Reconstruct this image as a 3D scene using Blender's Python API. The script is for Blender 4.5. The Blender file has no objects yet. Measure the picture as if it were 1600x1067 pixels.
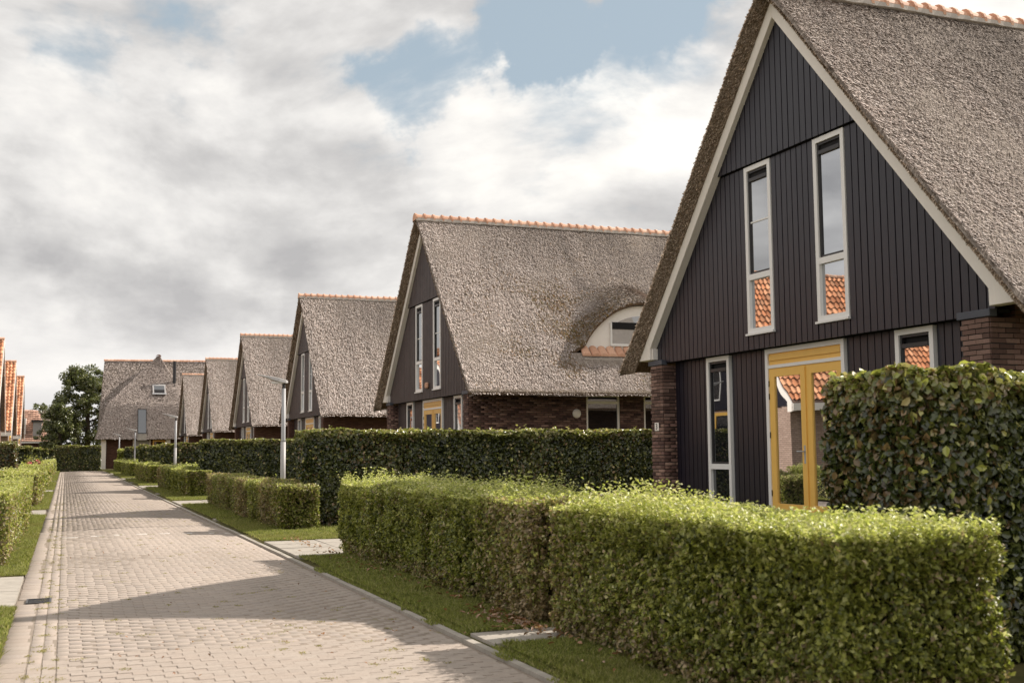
import bpy, math, random
import numpy as np
from mathutils import Matrix, Vector

rs = np.random.RandomState(7)
random.seed(7)
SC = bpy.context.scene
COL = SC.collection

# ---------------------------------------------------------------- camera, sky, sun
cd = bpy.data.cameras.new('camera')
cam = bpy.data.objects.new('camera', cd)
COL.objects.link(cam)
PIT, YAW, ROL = 0.0936, 0.3690, -0.0087
cp, sp, cy, sy = math.cos(PIT), math.sin(PIT), math.cos(YAW), math.sin(YAW)
FW = Vector((sy * cp, cy * cp, sp))
RI = Vector((cy, -sy, 0))
UP = RI.cross(FW)
R2 = RI * math.cos(ROL) + UP * math.sin(ROL)
U2 = -RI * math.sin(ROL) + UP * math.cos(ROL)
M = Matrix((R2, U2, -FW)).transposed().to_4x4()
M.translation = Vector((0, 0, 1.0))
cam.matrix_world = M
cd.sensor_fit = 'HORIZONTAL'
cd.sensor_width = 36
cd.lens = 1801.5 / 1600 * 36
cd.clip_end = 3000
cd.dof.use_dof = True
cd.dof.focus_distance = 24.0
cd.dof.aperture_fstop = 3.2
SC.camera = cam

SUN_AZ = math.atan2(10.4, 2.1)
SUN_EL = math.radians(40)
world = bpy.data.worlds.new('World')
SC.world = world
world.use_nodes = True
wn = world.node_tree
for n in list(wn.nodes):
    wn.nodes.remove(n)


class NT:
    """small helper to wire shader nodes"""
    def __init__(self, tree):
        self.t = tree

    def n(self, typ, ins=None, **props):
        nd = self.t.nodes.new(typ)
        for k, v in props.items():
            setattr(nd, k, v)
        for k, v in (ins or {}).items():
            s = nd.inputs[k]
            if isinstance(v, bpy.types.NodeSocket):
                self.t.links.new(v, s)
            else:
                s.default_value = v
        return nd

    def math(self, op, a, b=0.0, c=0.0, clamp=False):
        return self.n('ShaderNodeMath', {0: a, 1: b, 2: c}, operation=op, use_clamp=clamp).outputs[0]

    def mix(self, f, a, b, blend='MIX'):
        nd = self.n('ShaderNodeMix', None, data_type='RGBA', blend_type=blend)
        for i, v in ((0, f), (6, a), (7, b)):
            if isinstance(v, bpy.types.NodeSocket):
                self.t.links.new(v, nd.inputs[i])
            else:
                nd.inputs[i].default_value = v if i == 0 else (tuple(v) + (1,))[:4]
        return nd.outputs[2]

    def ramp(self, f, stops):
        nd = self.n('ShaderNodeValToRGB', {0: f})
        cr = nd.color_ramp
        while len(cr.elements) < len(stops):
            cr.elements.new(0.5)
        for e, (p, c) in zip(cr.elements, stops):
            e.position = p
            e.color = (c, c, c, 1) if isinstance(c, (int, float)) else tuple(c) + (1,)
        return nd.outputs[0]

    def noise(self, vec, scale, detail=3.0, rough=0.55, dist=0.0, dims='3D'):
        return self.n('ShaderNodeTexNoise', {'Vector': vec, 'Scale': scale, 'Detail': detail, 'Roughness': rough,
                                             'Distortion': dist}, noise_dimensions=dims).outputs[0]

    def smooth(self, v, a, b):
        return self.n('ShaderNodeMapRange', {0: v, 1: a, 2: b, 3: 0.0, 4: 1.0}, interpolation_type='SMOOTHSTEP').outputs[0]


w = NT(wn)
tc = w.n('ShaderNodeTexCoord')
sep = w.n('ShaderNodeSeparateXYZ', {0: tc.outputs['Generated']})
sx, sy_, sz = sep.outputs
zc = w.math('ADD', w.math('MAXIMUM', sz, 0.0), 0.22)
pv = w.n('ShaderNodeCombineXYZ', {0: w.math('DIVIDE', sx, zc), 1: w.math('DIVIDE', sy_, zc), 2: 0.0}).outputs[0]
sky = w.n('ShaderNodeTexSky', None, sky_type='NISHITA', sun_disc=False, sun_elevation=SUN_EL, sun_rotation=SUN_AZ,
          air_density=1.0, dust_density=2.0, ozone_density=1.5).outputs[0]
sv3 = w.n('ShaderNodeMapping', {'Vector': tc.outputs['Generated'], 'Scale': (1.0, 1.0, 2.1), 'Location': (.37, .1, .22)}).outputs[0]
off3 = w.n('ShaderNodeVectorMath', {0: sv3, 1: (.050, .012, .085)}, operation='ADD').outputs[0]
cloud_a = w.noise(sv3, 3.4, 12.0, 0.56, 0.25)
cloud_b = w.noise(off3, 3.4, 12.0, 0.56, 0.25)
cover_n = w.noise(sv3, 1.7, 6.0, 0.5, 0.2)
relief = w.math('SUBTRACT', cloud_a, cloud_b)


wob = w.n('ShaderNodeTexNoise', {'Vector': tc.outputs['Generated'], 'Scale': 7.0, 'Detail': 6.0, 'Roughness': .6}).outputs['Color']
wob = w.n('ShaderNodeVectorMath', {0: wob, 1: (.5, .5, .5)}, operation='SUBTRACT').outputs[0]
wob = w.n('ShaderNodeVectorMath', {0: wob, 'Scale': .24}, operation='SCALE').outputs[0]
wdir = w.n('ShaderNodeVectorMath', {0: w.n('ShaderNodeVectorMath', {0: tc.outputs['Generated'], 1: wob}, operation='ADD').outputs[0]}, operation='NORMALIZE').outputs[0]


def lobe(px, py, rad):
    """soft disc in the sky round the direction of pixel (px, py) of the 1600 px photograph"""
    d = (FW + R2 * ((px - 800) / 1801.5) - U2 * ((py - 533.5) / 1801.5)).normalized()
    dt = w.n('ShaderNodeVectorMath', {0: wdir, 1: tuple(d)}, operation='DOT_PRODUCT').outputs['Value']
    return w.smooth(dt, math.cos(rad), 1.0)


holes = None
for (px, py, r, a) in ((815, 10, .075, .8), (650, 128, .055, .45), (1050, -20, .07, .6), (5, 215, .05, .5), (1500, 0, .07, .3), (750, 75, .04, .25),
                       (60, 70, .05, .3), (300, -160, .12, .5), (2300, -300, .2, .5)):
    v = w.math('MULTIPLY', lobe(px, py, r), a)
    holes = v if holes is None else w.math('ADD', holes, v)
greys = None
for (px, py, r, a) in ((300, 420, .17, .6), (150, 300, .12, .25), (560, 330, .12, .45), (760, 300, .10, .25), (60, 420, .12, .3),
                       (960, 260, .07, .3), (480, 60, .1, .15)):
    v = w.math('MULTIPLY', lobe(px, py, r), a)
    greys = v if greys is None else w.math('ADD', greys, v)
lights = None
for (px, py, r, a) in ((960, 130, .10, .40), (700, 215, .07, .5), (190, 480, .05, .5), (30, 480, .05, .5), (380, 515, .04, .4),
                       (1400, 20, .1, .5), (120, 530, .05, .4), (260, 60, .12, .2), (1080, 60, .06, .4)):
    v = w.math('MULTIPLY', lobe(px, py, r), a)
    lights = v if lights is None else w.math('ADD', lights, v)
cov = w.math('ADD', w.math('MULTIPLY', cover_n, 0.6), w.math('MULTIPLY', cloud_a, 0.75))
cov = w.math('SUBTRACT', cov, w.math('MULTIPLY', holes, 0.215))
cov = w.smooth(cov, 0.42, 0.54)
bright = w.math('ADD', w.math('MULTIPLY', relief, 2.6), w.math('MULTIPLY', w.math('SUBTRACT', cloud_a, 0.5), 0.5))
bright = w.math('ADD', bright, w.math('MULTIPLY', w.math('SUBTRACT', cover_n, 0.5), -0.7))
bright = w.math('ADD', bright, w.math('SUBTRACT', w.math('MULTIPLY', lights, 0.36), w.math('MULTIPLY', greys, 0.33)))
bright = w.math('ADD', bright, 0.56)
ccol = w.ramp(bright, [(0.0, (2.5, 2.45, 2.45)), (0.33, (3.25, 3.18, 3.12)), (0.62, (4.15, 4.05, 3.93)), (1.0, (5.25, 5.08, 4.8))])
skyc = w.mix(0.88, sky, (1.95, 2.35, 2.6))
col = w.mix(cov, skyc, ccol)
hz = w.smooth(sz, 0.0, 0.16)
col = w.mix(w.math('MULTIPLY', w.math('SUBTRACT', 1.0, hz), 0.55), col, (4.1, 3.98, 3.95))
bg = w.n('ShaderNodeBackground', {'Color': col, 'Strength': 0.15})
wo = w.n('ShaderNodeOutputWorld', {0: bg.outputs[0]})

sd = bpy.data.lights.new('sun', 'SUN')
sd.energy = 4.5
sd.angle = math.radians(0.6)
sd.color = (1.0, 0.92, 0.82)
sun = bpy.data.objects.new('sun', sd)
COL.objects.link(sun)
sv = Vector((math.sin(SUN_AZ) * math.cos(SUN_EL), math.cos(SUN_AZ) * math.cos(SUN_EL), math.sin(SUN_EL)))
sun.rotation_euler = sv.to_track_quat('Z', 'Y').to_euler()
sun.location = (30, 10, 40)

SC.view_settings.view_transform = 'Standard'
SC.view_settings.look = 'None'
SC.view_settings.gamma = 1
SC.view_settings.use_curve_mapping = False
SC.view_settings.exposure = 0.48
SC.cycles.max_bounces = 6
SC.cycles.diffuse_bounces = 3
SC.cycles.use_denoising = True
SC.render.film_transparent = False


# ---------------------------------------------------------------- materials
def mat(name, build):
    m = bpy.data.materials.new(name)
    m.use_nodes = True
    t = m.node_tree
    for n in list(t.nodes):
        t.nodes.remove(n)
    h = NT(t)
    out = h.n('ShaderNodeOutputMaterial')
    t.links.new(build(h), out.inputs[0])
    return m


def principled(h, **kw):
    ins = {}
    names = {'color': 'Base Color', 'rough': 'Roughness', 'metal': 'Metallic', 'spec': 'Specular IOR Level', 'normal': 'Normal'}
    for k, v in kw.items():
        if k == 'color' and not isinstance(v, bpy.types.NodeSocket):
            v = tuple(v) + (1,)
        ins[names[k]] = v
    return h.n('ShaderNodeBsdfPrincipled', ins).outputs[0]


def bump(h, height, strength, dist):
    return h.n('ShaderNodeBump', {'Height': height, 'Strength': strength, 'Distance': dist}).outputs[0]


def obj_co(h):
    return h.n('ShaderNodeTexCoord').outputs['Object']


def geo_co(h):
    return h.n('ShaderNodeNewGeometry').outputs['Position']


def scaled(h, vec, s):
    return h.n('ShaderNodeMapping', {'Vector': vec, 'Scale': s}).outputs[0]


def attr(h, name='col'):
    return h.n('ShaderNodeAttribute', None, attribute_name=name).outputs['Color']


def m_plain(color, rough=.5, var=.06, bmp=.0, spec=.4, scale=6.0):
    def f(h):
        co = geo_co(h)
        n = h.noise(co, scale, 5)
        n2 = h.noise(scaled(h, co, (1, 1, .25)), scale * 5, 3)
        v = h.math('ADD', h.math('MULTIPLY', h.math('SUBTRACT', n, .5), 2 * var), h.math('MULTIPLY', h.math('SUBTRACT', n2, .5), var))
        c = h.n('ShaderNodeHueSaturation', {'Color': tuple(color) + (1,), 'Value': h.math('ADD', 1.0, h.math('MULTIPLY', v, 2.0))}).outputs[0]
        kw = dict(color=c, rough=rough, spec=spec)
        if bmp:
            kw['normal'] = bump(h, n2, bmp, .01)
        return principled(h, **kw)
    return f


def m_leaf(rough=.45, spec=.35, trans=.3):
    def f(h):
        c = attr(h)
        p = principled(h, color=c, rough=rough, spec=spec)
        tcol = h.mix(.5, c, (.5, .6, .08), 'MULTIPLY')
        tcol = h.n('ShaderNodeHueSaturation', {'Color': tcol, 'Value': 2.2}).outputs[0]
        tr = h.n('ShaderNodeBsdfTranslucent', {'Color': tcol}).outputs[0]
        return h.n('ShaderNodeMixShader', {0: trans, 1: p, 2: tr}).outputs[0]
    return f


def m_attr(rough=.8, spec=.25, noise=.25, nscale=60., bmp=.4, bd=.003, an=(1, 1, 1)):
    def f(h):
        co = geo_co(h)
        n = h.noise(scaled(h, co, an), nscale, 5, .65)
        c = h.n('ShaderNodeHueSaturation', {'Color': attr(h), 'Value': h.math('ADD', 1 - noise, h.math('MULTIPLY', n, 2 * noise))}).outputs[0]
        return principled(h, color=c, rough=rough, spec=spec, normal=bump(h, n, bmp, bd))
    return f


def m_random(c1, c2, c3, rough=.8, nscale=40., bmp=.4):
    """colour varies from object to object (one brick, one tile)"""
    def f(h):
        co = geo_co(h)
        r = h.n('ShaderNodeObjectInfo').outputs['Random']
        c = h.ramp(r, [(0, c1), (.5, c2), (1, c3)])
        n = h.noise(co, nscale, 5, .65)
        c = h.n('ShaderNodeHueSaturation', {'Color': c, 'Value': h.math('ADD', .7, h.math('MULTIPLY', n, .6))}).outputs[0]
        return principled(h, color=c, rough=rough, spec=.25, normal=bump(h, n, bmp, .003))
    return f


def m_thatch(dark=1.0, moss=0.0, brown=False):
    def f(h):
        co = obj_co(h)
        fine = h.noise(scaled(h, co, (1, .35, .35)), 42, 4, .7)
        mid = h.noise(scaled(h, co, (1, .5, .5)), 11, 5, .7)
        big = h.noise(co, .8, 4, .6)
        if brown:
            c = h.ramp(fine, [(.25, (.05, .032, .02)), (.5, (.15, .10, .065)), (.75, (.27, .19, .13))])
        else:
            c = h.ramp(h.math('ADD', h.math('MULTIPLY', fine, .6), h.math('MULTIPLY', mid, .4)),
                       [(.3, (.10, .075, .06)), (.5, (.27, .225, .19)), (.68, (.47, .41, .36))])
        c = h.n('ShaderNodeHueSaturation', {'Color': c, 'Value': h.math('MULTIPLY', dark, h.math('ADD', .72, h.math('MULTIPLY', big, .56)))}).outputs[0]
        if moss:
            mm = h.noise(co, 1.1, 6, .75)
            m2 = h.smooth(h.math('ADD', mm, h.math('MULTIPLY', h.math('SUBTRACT', fine, .5), .35)), .56, .72)
            c = h.mix(h.math('MULTIPLY', m2, moss), c, (.17, .10, .035))
        hgt = h.math('ADD', h.math('MULTIPLY', fine, .5), mid)
        return principled(h, color=c, rough=.95, spec=.1, normal=bump(h, hgt, .9, .05))
    return f


def m_glass(refl=.32, inner=(.012, .013, .015)):
    def f(h):
        co = geo_co(h)
        nrm = bump(h, h.noise(co, 1.2, 1), .025, .05)
        fr = h.n('ShaderNodeFresnel', {'IOR': 1.5}).outputs[0]
        fac = h.math('ADD', h.math('MULTIPLY', fr, .8), refl, clamp=True)
        d = h.n('ShaderNodeBsdfDiffuse', {'Color': inner + (1,)}).outputs[0]
        g = h.n('ShaderNodeBsdfGlossy', {'Color': (.95, .97, 1, 1), 'Roughness': .01, 'Normal': nrm}).outputs[0]
        return h.n('ShaderNodeMixShader', {0: fac, 1: d, 2: g}).outputs[0]
    return f


def m_brickwall(h):
    """far walls: bricks too small to tell apart"""
    co = obj_co(h)
    s = h.n('ShaderNodeSeparateXYZ', {0: co})
    uv = h.n('ShaderNodeCombineXYZ', {0: h.math('ADD', s.outputs[0], s.outputs[1]), 1: s.outputs[2], 2: 0.0}).outputs[0]
    b = h.n('ShaderNodeTexBrick', {'Vector': uv, 'Color1': (.09, .04, .028, 1), 'Color2': (.15, .075, .05, 1), 'Mortar': (.05, .04, .035, 1),
                                   'Scale': 1.0, 'Mortar Size': .006, 'Brick Width': .22, 'Row Height': .062})
    return principled(h, color=b.outputs[0], rough=.85, spec=.2)


MT = {}
MT['white'] = mat('white_paint', m_plain((.90, .84, .78), .45, .03))
MT['frame_white'] = mat('frame_paint', m_plain((.86, .84, .82), .35, .02))
MT['board'] = mat('dark_stained_boards', m_plain((.0165, .0140, .0225), .36, .12, .25, .45, 3.0))
MT['board_old'] = mat('weathered_boards', m_plain((.07, .053, .053), .55, .22, .3, .35, 4.0))
MT['black'] = mat('dark_backing', m_plain((.008, .007, .008), .8))
MT['yellow'] = mat('yellow_paint', m_plain((.92, .55, .13), .4, .03))
MT['yellow_pale'] = mat('yellow_paint_pale', m_plain((.82, .50, .16), .4, .03))  # slightly paler yellow for the doors of the farther houses
MT['grille'] = mat('dark_grille', m_plain((.035, .032, .034), .4, .05))
MT['glass'] = mat('window_glass', m_glass(.56))
MT['glass_dark'] = mat('window_glass_dark', m_glass(.17))
MT['glass_curtain'] = mat('curtained_glass', m_glass(.22, (.33, .32, .31)))
MT['glass_screen'] = mat('screened_glass', m_glass(.42, (.10, .095, .09)))
MT['mortar'] = mat('mortar', m_plain((.05, .043, .038), .9, .15, .3))
MT['brick'] = mat('brown_brick', m_random((.095, .055, .045), (.17, .10, .08), (.29, .185, .15)))
MT['brick_attr'] = mat('brown_brickwork', m_attr(.85, .2, .3, 45.))
MT['brick_far'] = mat('far_brickwork', m_brickwall)
MT['cap'] = mat('lead_cap', m_plain((.075, .08, .10), .5, .08))
MT['steel'] = mat('galvanised_steel', m_plain((.42, .42, .43), .45, .06))
MT['lampgrey'] = mat('lamp_grey', m_plain((.44, .42, .41), .45, .05))
MT['leaf'] = mat('privet_leaves', m_leaf(.42, .45, .30))
MT['leaf_beech'] = mat('beech_leaves', m_leaf(.26, .8, .20))
MT['grassm'] = mat('grass_blades', m_leaf(.6, .2, .3))
MT['twig'] = mat('twigs', m_plain((.020, .019, .010), .95, .3))
MT['bark'] = mat('bark', m_plain((.10, .075, .055), .9, .25, .5))
MT['tile'] = mat('orange_ridge_tile', m_random((.58, .32, .21), (.68, .40, .27), (.76, .49, .35), .7, 25., .3))
MT['tile_attr'] = mat('orange_tiles', m_attr(.65, .3, .22, 20., .3))
MT['mortar_light'] = mat('light_mortar', m_plain((.45, .40, .35), .9, .12, .4))
MT['reed_attr'] = mat('reed', m_attr(.9, .12, .2, 50., .2))
MT['thatch'] = mat('thatch', m_thatch())
MT['thatch_moss'] = mat('mossy_thatch', m_thatch(1.0, .35))
MT['thatch_grey'] = mat('grey_thatch', m_thatch(.9, .12))
MT['thatch_verge'] = mat('cut_reed_edge', m_thatch(1.0, 0, True))
MT['paver'] = mat('street_bricks', m_attr(.88, .2, .30, 70., .3, .002, (.7, 1.6, 1)))
MT['slab'] = mat('concrete_slab', m_plain((.37, .335, .29), .9, .16, .3, .2, 5.))
def m_palebrick(h):
    co = obj_co(h)
    s = h.n('ShaderNodeSeparateXYZ', {0: co})
    uv = h.n('ShaderNodeCombineXYZ', {0: h.math('ADD', s.outputs[0], s.outputs[1]), 1: s.outputs[2], 2: 0.0}).outputs[0]
    b = h.n('ShaderNodeTexBrick', {'Vector': uv, 'Color1': (.36, .25, .20, 1), 'Color2': (.46, .33, .27, 1), 'Mortar': (.22, .17, .14, 1),
                                   'Scale': 1.0, 'Mortar Size': .009, 'Brick Width': .22, 'Row Height': .075})
    return principled(h, color=b.outputs[0], rough=.85, spec=.2)


MT['lightbrick'] = mat('pale_brick', m_palebrick)
MT['pink'] = mat('pink_petals', m_attr(.6, .2, .1, 30., 0.1))


def m_sand(h):
    co = geo_co(h)
    n = h.noise(co, 9, 6, .7)
    n2 = h.noise(co, 120, 3, .7)
    m_ = h.smooth(h.noise(co, 2.2, 5, .7), .56, .68)
    c = h.mix(n, (.23, .19, .155), (.36, .30, .25))
    c = h.mix(h.math('MULTIPLY', m_, .5), c, (.20, .185, .08))
    return principled(h, color=c, rough=1., spec=.1, normal=bump(h, n2, .5, .01))


def m_soil(h):
    co = geo_co(h)
    n = h.noise(co, 2.3, 6, .65)
    n2 = h.noise(co, 70, 4, .7)
    c = h.mix(h.smooth(n, .35, .65), (.09, .095, .03), (.16, .14, .055))
    c = h.mix(h.math('MULTIPLY', n2, .45), c, (.10, .07, .04))
    return principled(h, color=c, rough=1., spec=.1, normal=bump(h, n2, .8, .03))


MT['sand'] = mat('joint_sand', m_sand)
MT['turf'] = mat('turf', m_soil)


# ---------------------------------------------------------------- mesh helpers
def put(o, parent=None, kind=None):
    COL.objects.link(o)
    if parent is not None:
        o.parent = parent
    if kind:
        o['kind'] = kind
    return o


def tag(o, label, cat, group=None):
    o['label'] = label
    o['category'] = cat
    if group:
        o['group'] = group
    return o


def thing(name, loc, label, cat, group=None):
    o = bpy.data.objects.new(name, None)
    o.empty_display_size = .3
    o.location = loc
    COL.objects.link(o)
    return tag(o, label, cat, group)


class MB:
    def __init__(self):
        self.v = []
        self.f = []

    def add(self, vs, fs):
        k = len(self.v)
        self.v += [tuple(a) for a in vs]
        self.f += [tuple(i + k for i in f) for f in fs]
        return self

    def box(self, x0, x1, y0, y1, z0, z1):
        if x0 > x1: x0, x1 = x1, x0
        if y0 > y1: y0, y1 = y1, y0
        if z0 > z1: z0, z1 = z1, z0
        return self.add([(x0, y0, z0), (x1, y0, z0), (x1, y1, z0), (x0, y1, z0), (x0, y0, z1), (x1, y0, z1), (x1, y1, z1), (x0, y1, z1)],
                        [(0, 3, 2, 1), (4, 5, 6, 7), (0, 1, 5, 4), (1, 2, 6, 5), (2, 3, 7, 6), (3, 0, 4, 7)])

    def prism_x(self, poly, x0, x1):
        """poly: (y,z) list, extruded from x0 to x1"""
        n = len(poly)
        vs = [(x0, a, b) for a, b in poly] + [(x1, a, b) for a, b in poly]
        ar = sum(poly[i][0] * poly[(i + 1) % n][1] - poly[(i + 1) % n][0] * poly[i][1] for i in range(n))
        fs = [tuple(range(n)), tuple(range(2 * n - 1, n - 1, -1))] + [(i, i + n, (i + 1) % n + n, (i + 1) % n) for i in range(n)]
        if ar > 0:
            fs = [f[::-1] for f in fs]
        return self.add(vs, fs)

    def ring(self, y0, y1, z0, z1, t, x0, x1, tb=None):
        """rectangular frame in the y,z plane, bars butted"""
        tb = t if tb is None else tb
        self.box(x0, x1, y0, y1, z1 - t, z1)
        self.box(x0, x1, y0, y1, z0, z0 + tb)
        self.box(x0, x1, y0, y0 + t, z0 + tb, z1 - t)
        self.box(x0, x1, y1 - t, y1, z0 + tb, z1 - t)
        return self

    def tube(self, pts, rad, n=10):
        pts = [Vector(p) for p in pts]
        rad = rad if isinstance(rad, (list, tuple)) else [rad] * len(pts)
        k = len(self.v)
        for i, p in enumerate(pts):
            d = (pts[min(i + 1, len(pts) - 1)] - pts[max(i - 1, 0)]).normalized()
            a = d.cross(Vector((0, 0, 1)))
            if a.length < .01:
                a = Vector((1, 0, 0))
            a.normalize()
            b = d.cross(a)
            for j in range(n):
                t = 2 * math.pi * j / n
                self.v.append(tuple(p + (a * math.cos(t) + b * math.sin(t)) * rad[i]))
        for i in range(len(pts) - 1):
            for j in range(n):
                self.f.append((k + i * n + j, k + i * n + (j + 1) % n, k + (i + 1) * n + (j + 1) % n, k + (i + 1) * n + j))
        self.f.append(tuple(k + j for j in range(n))[::-1])
        self.f.append(tuple(k + (len(pts) - 1) * n + j for j in range(n)))
        return self

    def mesh(self, name, m, smooth=False):
        me = bpy.data.meshes.new(name)
        me.from_pydata(self.v, [], self.f)
        me.materials.append(m)
        if smooth:
            me.polygons.foreach_set('use_smooth', [True] * len(me.polygons))
        me.update()
        return me

    def build(self, name, m, parent=None, kind=None, smooth=False, bev=0):
        o = put(bpy.data.objects.new(name, self.mesh(name, m, smooth)), parent, kind)
        if bev:
            md = o.modifiers.new('bevel', 'BEVEL')
            md.width = bev
            md.segments = 1
            md.limit_method = 'ANGLE'
        return o


def np_mesh(name, V, F, m, parent=None, kind=None, colf=None, smooth=False, loc=None):
    """V (n,3), F (m,k) numpy; colf (m,3) face colours"""
    me = bpy.data.meshes.new(name)
    V = np.asarray(V, np.float32)
    F = np.asarray(F, np.int32)
    me.vertices.add(len(V))
    me.vertices.foreach_set('co', V.ravel())
    me.loops.add(F.size)
    me.loops.foreach_set('vertex_index', F.ravel())
    me.polygons.add(len(F))
    me.polygons.foreach_set('loop_start', np.arange(0, F.size, F.shape[1], dtype=np.int32))
    if smooth:
        me.polygons.foreach_set('use_smooth', np.ones(len(F), bool))
    if colf is not None:
        a = me.attributes.new('col', 'FLOAT_COLOR', 'FACE') if False else me.attributes.new('col', 'FLOAT_VECTOR', 'FACE')
        a.data.foreach_set('vector', np.asarray(colf, np.float32).ravel())
    me.materials.append(m)
    me.update(calc_edges=True)
    me.validate()
    o = bpy.data.objects.new(name, me)
    if loc is not None:
        o.location = loc
    return put(o, parent, kind)


def nrm(a):
    return a / np.maximum(np.linalg.norm(a, axis=1, keepdims=True), 1e-9)


def boxes_np(C, H, chamfer=0.0):
    """many axis aligned boxes without bottoms; C centres (n,3), H half sizes (n,3)"""
    n = len(C)
    if chamfer <= 0:
        s = np.array([(-1, -1, -1), (1, -1, -1), (1, 1, -1), (-1, 1, -1), (-1, -1, 1), (1, -1, 1), (1, 1, 1), (-1, 1, 1)], float)
        V = C[:, None, :] + H[:, None, :] * s[None]
        f = np.array([(4, 5, 6, 7), (0, 1, 5, 4), (1, 2, 6, 5), (2, 3, 7, 6), (3, 0, 4, 7)])
        k = 8
    else:
        s = np.array([(-1, -1, -1), (1, -1, -1), (1, 1, -1), (-1, 1, -1)], float)
        low = C[:, None, :] + H[:, None, :] * s[None]
        mid = low.copy(); mid[:, :, 2] = (C[:, 2] + H[:, 2] - chamfer)[:, None]
        H2 = H.copy(); H2[:, 0] -= chamfer; H2[:, 1] -= chamfer
        top = C[:, None, :] + H2[:, None, :] * s[None]
        top[:, :, 2] = (C[:, 2] + H[:, 2])[:, None]
        V = np.concatenate([low, mid, top], 1)
        f = np.array([(8, 9, 10, 11)] + [(a, (a + 1) % 4, (a + 1) % 4 + 4, a + 4) for a in range(4)] + [(a + 4, (a + 1) % 4 + 4, (a + 1) % 4 + 8, a + 8) for a in range(4)])
        k = 12
    F = (f[None] + (np.arange(n) * k)[:, None, None]).reshape(-1, 4)
    return V.reshape(-1, 3), F, len(f)


def sines(P, seed, freq):
    """cheap smooth noise in -1..1"""
    r = np.random.RandomState(seed)
    out = np.zeros(len(P))
    for k in range(7):
        d = nrm(r.normal(size=(1, 3)))[0] * freq * (0.6 + 1.6 * r.rand())
        out += np.sin(P @ d + r.rand() * 6.28)
    return out / 3.2


def leaf_arrays(P, N, L, W, up=0.35, fold=0.18, big=False, seed=0, tdir=None):
    r = np.random.RandomState(seed + 11)
    n = len(P)
    t = r.normal(size=(n, 3))
    t[:, 2] += up * 2
    if tdir is not None:
        t = tdir + t * .25
    t = nrm(t - N * np.sum(t * N, 1, keepdims=True))
    s = np.cross(N, t)
    L = L[:, None]; W = W[:, None]
    a = P - t * L * .5
    b = P + t * L * .5 - N * L * .12
    if big:
        c1 = P - t * L * .12 + s * W * .5 + N * W * fold
        c2 = P + t * L * .25 + s * W * .36 + N * W * fold * .6
        d1 = P - t * L * .12 - s * W * .5 + N * W * fold
        d2 = P + t * L * .25 - s * W * .36 + N * W * fold * .6
        V = np.stack([a, d1, d2, b, c2, c1], 1).reshape(-1, 3)
        f = np.array([(0, 1, 2, 3), (0, 3, 4, 5)])
        F = (f[None] + (np.arange(n) * 6)[:, None, None]).reshape(-1, 4)
    else:
        c = P + s * W * .5 + N * W * fold
        d = P - s * W * .5 + N * W * fold
        V = np.stack([a, d, b, c], 1).reshape(-1, 3)
        f = np.array([(0, 1, 2), (0, 2, 3)])
        F = (f[None] + (np.arange(n) * 4)[:, None, None]).reshape(-1, 3)
    return V, F


def pal_pick(cols, n, r, amp=1.0):
    cols = np.array(cols, float)
    i = r.choice(len(cols), n)
    return cols[i] * (1 + amp * .38 * (2 * r.rand(n, 1) - 1))


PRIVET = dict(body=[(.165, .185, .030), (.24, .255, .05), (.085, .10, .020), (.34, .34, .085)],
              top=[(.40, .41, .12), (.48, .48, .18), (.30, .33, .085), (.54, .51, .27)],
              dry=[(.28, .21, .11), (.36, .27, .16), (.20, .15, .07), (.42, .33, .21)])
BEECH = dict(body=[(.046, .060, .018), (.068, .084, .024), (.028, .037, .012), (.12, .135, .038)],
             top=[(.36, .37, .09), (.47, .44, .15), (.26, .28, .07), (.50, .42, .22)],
             dry=[(.19, .125, .055), (.26, .17, .085), (.13, .095, .045)])


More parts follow.
